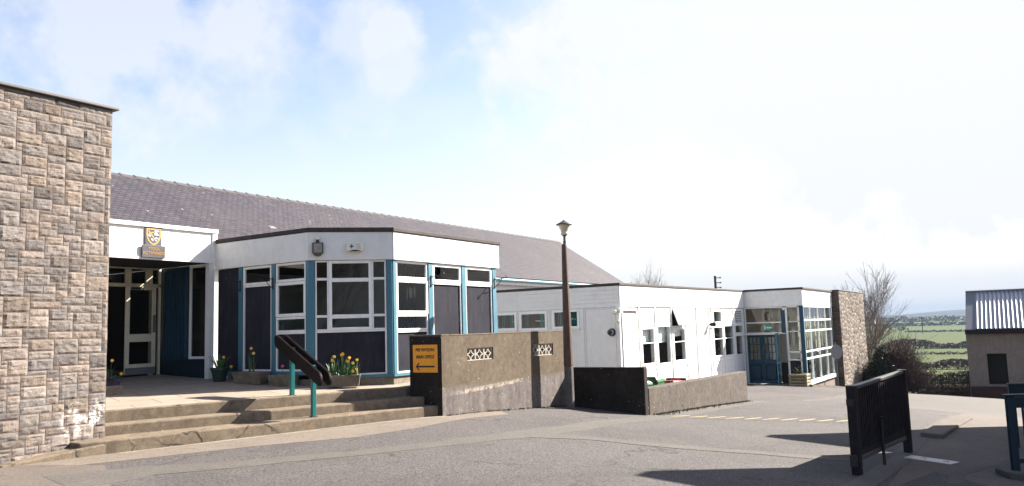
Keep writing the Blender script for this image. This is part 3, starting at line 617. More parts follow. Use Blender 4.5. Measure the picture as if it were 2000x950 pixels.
window(bay, FCh, .346, 1.105, .065, 1.325, .055, cuts_z=(.315, .97), t=-.012, bw=.07)
window(bay, FCh, 1.106, 1.365, .065, 1.325, .03, cuts_z=(.325, .99), t=-.022)
panel(FCh, .11, 1.36, -.73, .06)
panel(FL, .0, .65, -.63, 1.325, False)
window(bay, FL, .775, 1.575, .965, 1.325, .05, t=-.016); panel(FL, .78, 1.57, -.63, .96)
window(bay, FL, 1.685, 2.475, .98, 1.325, .045, t=-.018); window(bay, FL, 1.685, 2.475, .34, .975, .06, t=-.010); window(bay, FL, 1.685, 2.475, .06, .335, .04, t=-.018); panel(FL, 1.69, 2.47, -.63, .055)
mb = MB()
for k in range(13): 
    s = .14 + k * .071; mb.bar(FA, s, s + .055, .05, 1.26, -.34 - .015 * (k % 2), -.335 - .015 * (k % 2))
obj('vertical_blind', mb, M['blind'], bay)

def bracket(F_, s, z, label):
    r = empty('hanging_bracket', F_.p(s, 0, z), label, 'bracket', 'iron basket brackets on the bay')
    mb = MB(); P = F_.p
    mb.bar(F_, s - .015, s + .015, z - .16, z + .06, .001, .012); obj('back_plate', mb, M['iron'], r)
    mb = MB(); mb.tube([P(s, .01, z + .03), P(s, .30, z + .045), P(s, .33, z + .075), P(s, .31, z + .10), P(s, .28, z + .085)], .009, 6); obj('arm', mb, M['iron'], r)
    mb = MB(); mb.tube([P(s, .01, z - .14), P(s, .10, z - .08), P(s, .2, z + .035)], .007, 6); obj('brace', mb, M['iron'], r)
bracket(FL, .72, 1.02, 'black iron basket bracket on the teal post nearest the porch')
bracket(FL, 1.63, 1.02, 'black iron basket bracket on the second teal post from the porch')
bracket(FA, 1.11, 1.02, 'black iron basket bracket on the teal post beside the blind covered window')
bracket(FA, 3.32, 1.05, 'black iron basket bracket on the far right teal corner post of the bay')

# lamp and alarm on the canted fascia
fl = empty('floodlight', FCh.p(.155, .02, 1.53), 'old bronze floodlight under a small sensor on the canted white fascia', 'floodlight')
mb = MB(); pr = [(.06, 1.64), (.06, 1.46), (.10, 1.41), (.155, 1.395), (.21, 1.41), (.255, 1.46), (.255, 1.64)]
n = len(pr); mb.add([FCh.p(s, .09, z) for s, z in pr] + [FCh.p(s, .012, z) for s, z in pr], [tuple(range(n)), tuple(range(2 * n - 1, n - 1, -1))] + [((i + 1) % n, i, n + i, n + (i + 1) % n) for i in range(n)])
obj('housing', mb, M['steel'], fl, bevel=.008)
obj('lens', MB().bar(FCh, .085, .23, 1.46, 1.62, .085, .098), M['reflector'], fl, bevel=.01)
mb = MB(); mb.lathe(FCh.p(.155, .06, 1.64), [(.025, 0), (.032, .03), (.02, .05)], 10); obj('bracket', mb, M['black'], fl)
mb = MB(); mb.lathe(FCh.p(.155, .05, 1.695), [(.028, 0), (.035, .015), (.033, .045), (.02, .055)], 12); obj('sensor', mb, M['ivory'], fl, smooth=True)
al = empty('alarm_box', FCh.p(.81, .02, 1.54), 'cream burglar alarm box with a blue star on the canted white fascia', 'alarm')
mb = MB(); pr = [(.66, 1.50), (.70, 1.462), (.92, 1.462), (.96, 1.50), (.955, 1.63), (.94, 1.642), (.68, 1.642), (.665, 1.63)]
n = len(pr); mb.add([FCh.p(s, .095, z) for s, z in pr] + [FCh.p(s, .012, z) for s, z in pr], [tuple(range(n)), tuple(range(2 * n - 1, n - 1, -1))] + [((i + 1) % n, i, n + i, n + (i + 1) % n) for i in range(n)])
obj('case', mb, M['ivory'], al, bevel=.01)
mb = MB(); pts = []
for k in range(8):
    a = math.pi / 2 + k * math.pi / 4; r = .05 if k % 2 == 0 else .02; pts.append(FCh.p(.75 + r * math.cos(a), .0985, 1.567 + r * math.sin(a)))
mb.add(pts, [tuple(range(8))]); obj('star_mark', mb, M['bluelogo'], al)
mb = MB(); arc = [(.70 + .22 * k / 8, 1.482 + .022 * math.sin(math.pi * k / 8)) for k in range(9)]
mb.add([FCh.p(s, .0985, z) for s, z in arc] + [FCh.p(.92, .0985, 1.474), FCh.p(.70, .0985, 1.474)], [tuple(range(10, -1, -1))]); obj('strobe_slot', mb, M['black'], al)
mb = MB()
for z, a, b in ((1.607, .825, .91), (1.59, .835, .90), (1.568, .825, .905), (1.545, .83, .91), (1.527, .82, .92)): mb.bar(FCh, a, b, z - .004, z + .004, .0955, .0985)
obj('faded_lettering', mb, M['greytext'], al)

# ------------------------------------------------------------------ entrance porch
porch = empty('entrance_porch', (8.5, 14, -.75), 'open entrance porch with white fascia and an open glazed door beside the stone wing', 'porch')
FP = F(6.1, 13.3, 1, 0); PX = 3.93
mb = MB(); mb.bar(FP, 0, PX + .0, 1.50, 2.04, -.1, .0); obj('fascia', mb, M['white'], porch)
mb = MB(); mb.bar(FP, 0, PX + .05, 2.041, 2.115, -.14, .045); obj('fascia_capping', mb, M['white'], porch, bevel=.008)
mb = MB(); mb.bar(FP, 0, PX + .0, 1.45, 1.499, -.12, .02); obj('fascia_trim', mb, M['white'], porch, bevel=.006)
mb = MB(); mb.bar(FP, PX - .07, PX + .04, 1.44, 2.04, -.12, .025); obj('corner_trim', mb, M['white'], porch, bevel=.006)
mb = MB(); mb.box(6.1, 10.03, 13.42, 18.2, 1.95, 2.06); obj('roof', mb, M['felt'], porch)
mb = MB(); mb.box(6.1, 9.95, 13.32, 18.2, 1.45, 1.50); obj('soffit', mb, M['interior'], porch)
mb = MB(); mb.box(9.90, 10.02, 13.29, 13.41, -.80, 1.449); obj('post', mb, M['white'], porch, bevel=.006)
FSd = F(9.95, 14.86, 0, -1)        # right side wall, reading toward the viewer: s = 14.86 - y
mb = MB(); mb.bar(FSd, 0, 1.43, -.80, -.40, -.06, .01); obj('kick_panel', mb, M['navy'], porch)
mb = MB(); mb.bar(FSd, 0, .88, -.40, 1.449, -.06, -.02)
for k in range(8):
    s = .10 + k * .097
    mb.add([FSd.p(s - .035, -.02, -.38), FSd.p(s - .018, .03, -.38), FSd.p(s + .018, .03, -.38), FSd.p(s + .035, -.02, -.38), FSd.p(s - .035, -.02, 1.38), FSd.p(s - .018, .03, 1.38), FSd.p(s + .018, .03, 1.38), FSd.p(s + .035, -.02, 1.38)],
           [(0, 1, 5, 4), (1, 2, 6, 5), (2, 3, 7, 6), (4, 5, 6, 7), (3, 2, 1, 0)])
obj('ribbed_panel', mb, M['bluedk'], porch)
window(porch, FSd, .88, 1.43, -.398, 1.447, .05, t=.0, gl='glass', name='side_light')
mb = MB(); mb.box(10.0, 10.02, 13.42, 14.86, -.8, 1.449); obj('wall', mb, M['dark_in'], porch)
FB = F(6.1, 14.90, 1, 0)
mb = MB()
for s0, s1, z0, z1 in ((0, 3.85, 1.42, 1.449), (0, 3.85, 1.06, 1.13), (3.62, 3.70, -.70, 1.06), (3.80, 3.85, -.70, 1.42), (3.08, 3.20, 1.13, 1.42), (3.52, 3.66, 1.13, 1.42), (2.2, 2.30, -.7, 1.42), (2.55, 2.62, 1.13, 1.42)): mb.bar(FB, s0, s1, z0, z1, -.06, .0)
obj('door_frame', mb, M['cream'], porch, bevel=.005)
mb = MB(); mb.sheet(FB, 0, 3.84, 1.12, 1.43, -.03); obj('fanlight', mb, M['glass'], porch)
mb = MB(); mb.sheet(FB, 3.7, 3.8, -.66, 1.06, -.03); obj('side_pane', mb, M['glass'], porch)
FD = F(9.10, 14.74, .69, .07)
mb = MB(); mb.bar(FD, 0, .085, -.66, 1.06, -.04, .0); mb.bar(FD, .60, .69, -.66, 1.06, -.04, .0); mb.bar(FD, .085, .60, .995, 1.06, -.04, .0); mb.bar(FD, .085, .60, -.03, .125, -.04, .0); mb.bar(FD, .085, .60, -.66, -.46, -.04, .0)
d = obj('door', mb, M['cream'], porch, bevel=.005)
obj('pane', MB().sheet(FD, .08, .61, -.47, 1.0, -.02), M['glass'], d)
obj('kick_plate', MB().bar(FD, .0, .69, -.665, -.53, .0, .004), M['signback'], d)
obj('door_closer', MB().bar(FD, .1, .36, 1.0, 1.045, .0, .04), M['iron'], d)
obj('handle', MB().bar(FD, .615, .675, .15, .5, .0, .008), M['signback'], d)
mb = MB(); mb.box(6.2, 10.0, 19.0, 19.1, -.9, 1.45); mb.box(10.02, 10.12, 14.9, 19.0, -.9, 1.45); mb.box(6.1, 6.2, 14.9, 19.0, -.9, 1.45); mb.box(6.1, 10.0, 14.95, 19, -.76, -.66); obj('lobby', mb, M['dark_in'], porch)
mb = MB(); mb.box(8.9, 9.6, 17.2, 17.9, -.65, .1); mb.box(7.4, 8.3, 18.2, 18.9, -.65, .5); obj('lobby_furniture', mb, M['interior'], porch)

# crest and name board
crest = empty('school_crest_sign', (8.69, 13.28, 1.75), 'slate crest and name board with a gold edged shield on the white porch fascia', 'sign')
obj('crest_board', MB().bar(FP, 2.43, 2.76, 1.70, 2.036, .001, .022), M['slateboard'], crest, bevel=.004)
obj('name_board', MB().bar(FP, 2.36, 2.82, 1.485, 1.71, .024, .05), M['slateboard'], crest, bevel=.004)
def shield(w, h, zt, t, mat, name):
    pts = [(-w, zt), (w, zt), (w, zt - h * .40), (w * .92, zt - h * .58), (w * .7, zt - h * .78), (w * .38, zt - h * .92), (0, zt - h), (-w * .38, zt - h * .92), (-w * .7, zt - h * .78), (-w * .92, zt - h * .58), (-w, zt - h * .40)]
    mb = MB(); mb.add([FP.p(2.60 + s, t, z) for s, z in pts], [tuple(range(len(pts) - 1, -1, -1))]); return obj(name, mb, M[mat], crest)
shield(.145, .305, 2.02, .0245, 'gold', 'shield'); shield(.115, .255, 2.0, .0265, 'slateboard', 'shield_field')
mb = MB()
def poly(pts, t=.0285): mb.add([FP.p(2.60 + a, t, b) for a, b in pts], [tuple(range(len(pts)))])
poly([(-.11, 1.995), (-.11, 1.96), (-.0, 1.83), (-.0, 1.87)][::1]); poly([(-.07, 1.93), (-.05, 1.955), (-.005, 1.955), (-.005, 1.935)][::1]); mb2 = mb
obj('gold_charge', mb2, M['gold'], crest)
mb = MB()
poly([(.01, 1.985), (.01, 1.965), (.10, 1.965), (.10, 1.985)]); poly([(.015, 1.955), (.01, 1.90), (.10, 1.90), (.055, 1.955)]); poly([(.005, 1.84), (.05, 1.865), (.095, 1.84), (.085, 1.825), (.05, 1.85), (.01, 1.82)][::-1]); poly([(-.105, 1.93), (-.105, 1.88), (-.06, 1.86), (-.075, 1.90)]); poly([(-.065, 1.835), (-.02, 1.785), (-.01, 1.80), (-.015, 1.83)]); poly([(.03, 1.82), (.02, 1.80), (.05, 1.79), (.06, 1.815)])
obj('silver_charge', mb, M['silver'], crest)
text('lettering', 'YSGOL', .072, FP, 2.59, .052, 1.645, M['lettergold'], crest, bold=.0015, sx=1.05)
text('lettering', 'BOTWNNOG', .074, FP, 2.59, .052, 1.565, M['lettergold'], crest, bold=.0015, sx=.98)

# ------------------------------------------------------------------ white classroom block
cb = empty('classroom_block', (28, 14, -2.4), 'white boarded flat roofed classroom block beyond the concrete garden wall', 'building')
G = F(21.95, 17.8, 0, -1); Hh = F(21.95, 10.23, 1, 0); GL = 7.57; HL = 12.54
def zc(s): return 1.20 + .085 * s / HL
mb = MB(); bh = (1.20 - .56) / 5
for k in range(5): mb.bar(G, 0, GL, .56 + k * bh + .018, .56 + (k + 1) * bh, -.09, .012); mb.bar(G, 0, GL, .56 + k * bh, .56 + k * bh + .019, -.09, -.012)
obj('fascia', mb, M['white2'], cb)
mb = MB(); mb.bar(Hh, .013, HL, .575, 1.20, -.09, .03, z1b=1.285, z0b=.60); obj('fascia', mb, M['white'], cb)
mb = MB(); mb.hexa([(21.90, 10.17, 1.203), (34.46, 10.17, 1.29), (34.46, 17.9, 1.29), (21.90, 17.9, 1.203), (21.90, 10.17, 1.285), (34.46, 10.17, 1.37), (34.46, 17.9, 1.37), (21.90, 17.9, 1.285)]); obj('roof', mb, M['bitumen'], cb, bevel=.015)
wl = [(3.20, 3.85, .03, .45), (4.11, 4.99, .01, .45), (5.33, 6.14, .03, .47), (.9, 1.7, .02, .45), (2.0, 2.8, .02, .45)]
mb = MB(); holes(mb, G, 0, GL - .005, -3.0, .555, [(a - .06, b + .06, c - .06, d_ + .06) for a, b, c, d_ in wl], -.12, -.005); obj('wall', mb, M['white2'], cb)
for a, b, c, d_ in wl:
    w = window(cb, G, a - .08, b + .08, c - .08, d_ + .08, .08, t=.03, fd=.07, gl='glass2')
    obj('sill', MB().bar(G, a - .10, b + .10, c - .13, c - .085, -.02, .06), M['white2'], w)
mb = MB()
for s in (3.98, 4.02, 5.14, 5.18, 3.05): mb.bar(G, s, s + .018, -3, .555, -.004, .010)
for s0, s1 in ((6.40, 7.43),): mb.ring(G, s0, s1, -2.6, .52, .02, -.004, .012)
mb.bar(G, 6.22, 6.36, -3, .555, -.004, .014); mb.bar(G, 7.46, 7.565, -3, .555, -.004, .016); mb.bar(G, 3.06, 7.46, .525, .555, -.003, .012)
obj('cover_strip', mb, M['white2'], cb, bevel=.004, seg=1)
for a, b, c, d_ in wl[:3]:
    mb = MB(); 
    for k in range(7): mb.bar(G, b - .30 + k * .035, b - .27 + k * .035, c - .1, d_ + .1, -.22 - .03 * (k % 2), -.21 - .03 * (k % 2))
    for k in range(3): mb.bar(G, a + .02 + k * .035, a + .05 + k * .035, c - .1, d_ + .1, -.22 - .03 * (k % 2), -.21 - .03 * (k % 2))
    obj('curtain', mb, M['tealcurt'], cb)
    obj('shelf', MB().bar(G, a, b - .3, (c + d_) / 2 - .02, (c + d_) / 2 + .03, -.9, -.86), M['white2'], cb)
# right face: columns of panes
wins = [(1.55, 2.53, -1.25, -.11), (2.83, 3.93, -1.30, -.05), (4.25, 5.33, -1.27, -.16), (8.44, 9.52, -1.30, -.16), (9.74, 10.88, -1.33, -.12), (11.18, 12.15, -1.36, -.55),
        (8.5, 9.45, .01, .46), (11.18, 12.18, -.46, -.12), (4.2, 5.42, -.06, .52)]
mb = MB(); holes(mb, Hh, .0, HL, -3.2, .575, [(a, b, c, d_) for a, b, c, d_ in wins], -.12, -.008); obj('wall', mb, M['white'], cb)
for i, (a, b, c, d_) in enumerate(wins):
    if i == 8: continue
    window(cb, Hh, a - .03, b + .03, c - .03, d_ + .03, .06, t=.02, fd=.07, gl='glass2', cuts_z=((c + d_) / 2 + .1,) if i in (0, 2, 3, 4) else (), bw=.03)
# open top hung pane
mb = MB(); a, b, zt, zb_, out = 4.2, 5.42, .52, -.05, .20
def hp(s, t, z): return Hh.p(s, t, z)
for q0, q1 in ((0, .1), (.9, 1)):
    pass
def tilt(s0, s1, f0, f1, th=.035):   # f: fraction down the leaf
    P = lambda s, f, o: Hh.p(s, .02 + out * f + o, zt - (zt - zb_) * f + o * .6)
    mb.hexa([P(s0, f1, th), P(s1, f1, th), P(s1, f1, 0), P(s0, f1, 0), P(s0, f0, th), P(s1, f0, th), P(s1, f0, 0), P(s0, f0, 0)])
tilt(a, a + .09, 0, 1); tilt(b - .09, b, 0, 1); tilt(a + .09, b - .09, 0, .13); tilt(a + .09, b - .09, .87, 1)
w = obj('open_window', mb, M['white'], cb); mb = MB(); tilt(a + .08, b - .08, .1, .9, .012); obj('pane', mb, M['panewhite'], w)
mb = MB()
for s in (1.36, 2.66, 4.07, 5.47, 6.58, 6.74, 8.0, 8.24, 9.62, 10.98, 12.28): mb.bar(Hh, s, s + .07, -3.2, .57, -.008, .022)
for s0, s1, z in ((1.43, 2.66, .01), (2.73, 4.07, .02), (8.31, 9.62, -.06), (9.69, 10.98, -.03), (1.43, 5.47, -1.40), (8.31, 12.3, -1.46)): mb.bar(Hh, s0, s1, z - .025, z + .025, -.008, .018)
mb.ring(Hh, 5.6, 6.52, -2.3, .50, .015, -.008, .008); mb.ring(Hh, 6.86, 7.95, -2.3, .50, .015, -.008, .008)
obj('cover_strip', mb, M['white'], cb, bevel=.004, seg=1)
mb = MB(); mb.ring(Hh, .12, 1.2, -2.75, .50, .06, -.005, .03); mb.bar(Hh, .19, 1.13, -2.7, .36, -.006, .012); dd = obj('door', mb, M['white'], cb, bevel=.004)
obj('door_head_gap', MB().bar(Hh, .19, 1.13, .362, .438, -.007, .006), M['bitumen'], dd)
mb = MB(); mb.bar(Hh, 11.35, 12.1, .0, .46, -.006, .02); lv = obj('louvre_vent', mb, M['signback'], cb)
mb = MB()
for k in range(6): mb.bar(Hh, 11.38, 12.07, .03 + k * .07, .06 + k * .07, .02, .05)
obj('slat', mb, M['white'], lv)
for s, z in ((3.35, .22), (10.2, .2)): obj('notice', MB().bar(Hh, s, s + .18, z, z + .16, -.005, .012), M['ivory'], cb)
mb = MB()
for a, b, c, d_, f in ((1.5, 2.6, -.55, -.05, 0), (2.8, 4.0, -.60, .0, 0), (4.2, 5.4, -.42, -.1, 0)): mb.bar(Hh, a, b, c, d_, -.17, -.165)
obj('painted_sky_reflection', mb, M['panewhite'], cb)  # white sheets behind the glass paint the sky reflected in upper panes
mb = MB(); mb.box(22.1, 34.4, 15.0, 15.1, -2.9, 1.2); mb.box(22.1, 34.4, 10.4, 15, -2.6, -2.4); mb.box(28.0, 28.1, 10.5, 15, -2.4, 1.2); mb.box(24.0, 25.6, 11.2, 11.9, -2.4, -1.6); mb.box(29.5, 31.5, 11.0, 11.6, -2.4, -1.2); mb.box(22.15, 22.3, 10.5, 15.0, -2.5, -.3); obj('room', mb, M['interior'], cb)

bl = empty('bulkhead_light', G.p(7.28, .0, -.19), 'round black and white bulkhead light on the white boards near the corner', 'wall light')
mb = MB(); c0 = Vector(G.p(7.30, .0, -.19)); nx = Vector((G.n[0], G.n[1], 0))
mb.tube([c0 + nx * -.003, c0 + nx * .05], [.12, .12], 18); obj('base', mb, M['black'], bl, bevel=.008)
mb = MB(); mb.tube([c0 + nx * .05, c0 + nx * .11, c0 + nx * .13], [.075, .075, .05], 16); obj('diffuser', mb, M['white2'], bl, smooth=True)
mb = MB(); mb.tube([c0 + nx * .131, c0 + nx * .20, c0 + nx * .24], [.07, .07, .03], 14); obj('cowl', mb, M['black'], bl)
cc = empty('corner_camera', G.p(7.5, .05, .46), 'small white camera junction box at the top corner of the classroom block', 'camera')
obj('junction_box', MB().bar(G, 7.35, 7.64, .37, .52, .017, .10), M['white2'], cc, bevel=.01)
mb = MB(); mb.tube([Vector(G.p(7.5, .1, .44)), Vector(G.p(7.53, .24, .42))], [.04, .04], 10); obj('lens_tube', mb, M['ivory'], cc)
s2 = empty('movement_sensor', G.p(7.5, .05, .12), 'little cream movement sensor below the corner camera', 'sensor')
obj('mount', MB().bar(G, 7.44, 7.54, .08, .17, .017, .05), M['ivory'], s2, bevel=.008)
mb = MB(); mb.tube([Vector(G.p(7.52, .05, .13)), Vector(G.p(7.6, .15, .11))], [.045, .055], 10); obj('sensor_head', mb, M['ivory'], s2, smooth=True)
sp = empty('twin_spotlight', Hh.p(7.85, .05, -.08), 'small black and white security spotlight on the sunlit white panels', 'spotlight')
obj('mount', MB().bar(Hh, 7.78, 7.92, -.16, -.02, .023, .07), M['white2'], sp, bevel=.01)
mb = MB(); mb.tube([Vector(Hh.p(7.85, .07, -.06)), Vector(Hh.p(8.0, .22, -.05))], [.05, .09], 12); obj('lamp_head', mb, M['black'], sp)
mb = MB(); mb.tube([Vector(Hh.p(7.82, .07, -.12)), Vector(Hh.p(7.66, .16, -.20))], [.04, .06], 12); obj('sensor_head', mb, M['ivory'], sp)

# ------------------------------------------------------------------ glazed stair block with blue doors
sb = empty('glazed_entrance_block', (37, 10, -2.7), 'glazed entrance block with navy double doors and tall blue framed windows', 'building')
K = F(34.49, 10.225, 0, -1); Q = F(34.49, 7.77, 1, 0); KL = 2.455; QL = 5.99
mb = MB()
for k in range(3): mb.bar(K, .0, KL, .61 + k * .225 + .02, .61 + (k + 1) * .225, -.08, .012); mb.bar(K, .0, KL, .61 + k * .225, .61 + k * .225 + .021, -.08, -.012)
obj('fascia', mb, M['white2'], sb)
mb = MB()
for k in range(3): mb.bar(Q, .013, QL, .61 + k * .225 + .02, .61 + (k + 1) * .225, -.08, .012); mb.bar(Q, .013, QL, .61 + k * .225, .61 + k * .225 + .021, -.08, -.012)
obj('fascia', mb, M['white'], sb)
mb = MB(); mb.box(34.42, 40.49, 7.70, 14.5, 1.288, 1.37); obj('roof', mb, M['bitumen'], sb, bevel=.015)
mb = MB(); mb.box(34.7, 40.45, 13.8, 13.95, -3.4, 1.28); mb.box(40.36, 40.47, 7.85, 13.8, -3.6, 1.28); obj('wall', mb, M['white2'], sb)
mb = MB(); mb.box(34.9, 40.3, 10.6, 10.7, -2.6, 1.28); mb.box(34.6, 40.3, 7.85, 10.6, -2.9, -2.66); obj('lobby_wall', mb, M['beige'], sb)
mb = MB()
for k in range(26):
    s = .25 + k * .22
    if k % 7 in (5, 6): continue
    mb.bar(Q, s, s + .17, -1.25, .58, -.30 - .03 * (k % 2), -.29 - .03 * (k % 2))
obj('curtain', mb, M['curtain'], sb)
mb = MB()
for s0, s1, z0, z1 in ((0, .07, -2.75, .605), (1.62, 1.70, -.55, .605), (.07, 2.3, .55, .605), (.07, 1.62, -.08, -.03), (.07, 1.62, -.54, -.47), (1.80, 2.30, -.07, -.03), (1.80, 2.3, -.47, -.43), (1.80, 2.3, -1.34, -1.28), (1.80, 2.3, -1.66, -1.61), (1.72, 1.80, -2.75, .605), (2.24, 2.30, -2.75, .605)): mb.bar(K, s0, s1, z0, z1, -.07, -.005)
obj('frame', mb, M['white2'], sb, bevel=.005, seg=1)
mb = MB(); mb.bar(K, 2.31, KL - .002, -2.8, .605, -.12, .01); mb.bar(K, 1.55, 1.72, -.50, .45, -.05, .004); obj('post', mb, M['bluedk'], sb, bevel=.006)
mb = MB(); mb.sheet(K, .06, 1.63, -.54, .56, -.035); mb.sheet(K, 1.79, 2.26, -1.63, .56, -.035); obj('pane', mb, M['glass2'], sb)
mb = MB(); mb.bar(K, 1.8, 2.26, -2.7, -1.66, -.05, -.03); obj('panel', mb, M['panel'], sb)
mb = MB(); mb.bar(K, -.5, 1.45, -.565, -.515, .012, .22); obj('door_canopy', mb, M['white2'], sb, bevel=.01)
ex = obj('exit_sign', MB().bar(K, .80, 1.17, -.42, -.12, -.03, -.015), M['exit'], sb, bevel=.004)
mb = MB(); mb.bar(K, .98, 1.13, -.30, -.24, -.0145, -.011); mb.add([K.p(.98, -.0125, -.21), K.p(.98, -.0125, -.33), K.p(.90, -.0125, -.27)], [(0, 2, 1)]); mb.bar(K, .83, .88, -.35, -.18, -.0145, -.011); obj('arrow_mark', mb, M['white2'], ex)
for s0, s1, cols in ((.07, .70, 3), (.71, 1.33, 3)):
    mb = MB(); z0, z1 = -2.60, -.575
    px0, px1, pz0, pz1 = s0 + .09, s1 - .09, -1.62, -.65
    op = []; cw = (px1 - px0) / cols; ch = (pz1 - pz0) / 3
    for i in range(cols):
        for j in range(3): op.append((px0 + i * cw + .018, px0 + (i + 1) * cw - .018, pz0 + j * ch + .018, pz0 + (j + 1) * ch - .018))
    holes(mb, K, s0, s1, z0, z1, op, -.06, -.015)
    for e0, e1 in ((s0 + .1, s0 + .28), (s0 + .34, s1 - .1)): mb.ring(K, s0 + .09, s1 - .09, -2.45, -1.8, .03, -.014, -.004)
    d = obj('door', mb, M['bluedk'], sb)
    obj('pane', MB().sheet(K, px0, px1, pz0, pz1, -.036), M['glass2'], d)
    h = .60 if s0 < .5 else .76
    mb = MB(); mb.tube([K.p(h, -.01, -1.35), K.p(h, .05, -1.33), K.p(h, .05, -1.05), K.p(h, -.01, -1.03)], .012, 6); obj('handle', mb, M['signback'], d)
KO = F(34.40, 8.83, -.98, -.18)   # open leaf swings out toward the yard
KO = F(34.44, 8.82, -1, -.10); 
mb = MB(); mb.bar(KO, .0, .07, -2.66, -.50, -.02, .02); mb.bar(KO, .62, .70, -2.72, -.50, -.02, .02); mb.bar(KO, .07, .62, -.58, -.50, -.02, .02); mb.bar(KO, .07, .62, -1.75, -1.67, -.02, .02); mb.bar(KO, .07, .62, -2.72, -2.45, -.02, .02)
d = obj('open_door', mb, M['blue'], sb, bevel=.005)
obj('pane', MB().sheet(KO, .06, .63, -2.5, -.55, .0), M['wired'], d)
# right glazing
mb = MB(); zs = (.58, .0, -.45, -1.30, -1.60)
for s in (.02, 1.20, 2.72, 4.25, 5.55): mb.bar(Q, s, s + .10, -2.55, .605, -.06, .008)
obj('mullion', mb, M['blue'], sb, bevel=.006, seg=1)
mb = MB()
for z in zs: mb.bar(Q, .12, 5.62, z - .035, z + .035, -.058, .004)
for k, s in enumerate((.12, 1.30, 2.82, 4.35)):
    e = (1.20, 2.72, 4.25, 5.55)[k]; mb.bar(Q, s, s + .03, -2.5, .6, -.055, .003); mb.bar(Q, e - .03, e, -2.5, .6, -.055, .003)
obj('frame', mb, M['white'], sb, bevel=.005, seg=1)
obj('pane', MB().sheet(Q, .1, 5.6, -2.5, .6, -.034), M['glass2'], sb)
obj('sill', MB().bar(Q, .0, 5.85, -2.66, -2.52, -.08, .09), M['white'], sb, bevel=.01)
obj('base_wall', MB().bar(Q, .02, QL, -3.9, -2.661, -.12, -.01), M['pinkrender'], sb)
mb = MB(); mb.box(35.0, 36.2, 8.3, 8.9, -2.6, -1.75); mb.box(37.4, 38.6, 8.3, 8.8, -2.6, -1.7); obj('lobby_furniture', mb, M['dark_in'], sb)
sw2 = empty('small_stone_wing', (44, 7.6, -3.6), 'smaller rubble stone wing wall at the far end of the glazed block', 'stone wall')
mb = MB(); mb.box(40.502, 47.3, 7.442, 7.80, -4.6, 1.36); obj('wall_core', mb, M['mortar'], sw2)
stone_facing(F(40.5, 7.44, 1, 0), 0, 6.8, -4.2, 1.36, .13, .095, 1.0, .035, 'stone_facing', sw2, gap=.016, palette=[(.215, .175, .142), (.185, .152, .128), (.235, .19, .15), (.155, .128, .11), (.26, .215, .175)])
stone_facing(F(40.5, 7.80, 0, -1), 0, .36, -3.7, 1.36, .13, .095, 1.5, .03, 'stone_facing', sw2, gap=.016, palette=[(.13, .10, .085), (.11, .09, .075)])
mb = MB(); mb.box(40.46, 47.34, 7.40, 7.84, 1.362, 1.40); obj('coping', mb, M['coping'], sw2, bevel=.01)

# ------------------------------------------------------------------ unseen block added at the right, shaped so its walls shade the yard
ax = empty('shade_block', (18, -7, -2.6), 'unseen block with two tall walls added right of the gate to shade the yard', 'building')
mb = MB(); mb.box(16.4, 26, -9, -4.5, -3.4, 1.3); obj('wall', mb, M['render'], ax)
mb = MB(); mb.box(16.2, 26.2, -9.2, -4.3, 1.3, 1.4); obj('roof', mb, M['bitumen'], ax)
for x, zt in ((16.1, 4.15), (21.25, 3.85)):
    mb = MB(); mb.box(x, x + .4, -9.3, -.7, -3.4, zt); obj('shade_wall', mb, M['mortar'], ax)
obj('low_shade_block', MB().box(16.503, 17.9, -4.4, -.72, -3.4, 2.25), M['mortar'], ax)  # low added block, sized to keep the gate leaf in shade

# ------------------------------------------------------------------ garden wall with pierced blocks and the office sign
gw = empty('garden_wall', (13, 8.8, -1.6), 'brown rendered concrete garden wall with two pierced screen block openings', 'wall')
W1 = F(10.92, 8.44, 1, 0); W1L = 4.52; WT = .70
vo = [(.75, 1.575, -.545, -.322), (3.015, 3.83, -.562, -.322)]
mb = MB(); holes(mb, W1, 0, W1L, -2.2, -.085, vo, -.22, 0)
o = obj('wall_face', mb, M['gardenwall'], gw)
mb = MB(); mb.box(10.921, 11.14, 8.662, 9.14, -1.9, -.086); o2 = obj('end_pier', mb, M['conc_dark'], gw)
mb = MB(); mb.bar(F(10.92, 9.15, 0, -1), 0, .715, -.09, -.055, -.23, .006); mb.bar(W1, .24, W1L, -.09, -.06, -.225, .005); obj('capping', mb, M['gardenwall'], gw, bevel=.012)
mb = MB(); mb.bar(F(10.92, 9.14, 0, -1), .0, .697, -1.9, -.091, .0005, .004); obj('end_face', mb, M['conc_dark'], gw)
def screen_block(s0, s1, z0, z1, label):
    w = (s1 - s0) / 3
    for k in range(3):
        a = s0 + k * w; b = a + w; mb = MB()
        mb.ring(W1, a + .004, b - .004, z0 + .003, z1 - .003, .014, -.12, -.02)
        cx, cz = (a + b) / 2, (z0 + z1) / 2; hw, hh = w / 2 - .02, (z1 - z0) / 2 - .016
        for sx in (-1, 1):
            for sz in (-1, 1):
                pts = []
                for i in range(7):
                    th = math.pi / 2 * i / 6
                    pts.append((cx + sx * hw * (1 - math.sin(th) * .92) , cz + sz * hh * (1 - math.cos(th) * .95)))
                for (p, q), (r, t_) in zip(pts, pts[1:]):
                    d = Vector((r - p, t_ - q)); n = Vector((-d.y, d.x)).normalized() * .008
                    A = [(p - n.x, q - n.y), (r - n.x, t_ - n.y), (r + n.x, t_ + n.y), (p + n.x, q + n.y)]
                    mb.hexa([W1.p(u, -.025, v) for u, v in A] + [W1.p(u, -.11, v) for u, v in A])
        obj('screen_block', mb, M['screen'], gw)
M['screen'] = pm('pale_screen_block', (.42, .38, .33), .9, .1, 4, 60, .1, .2)
for a in vo: screen_block(*a, '')
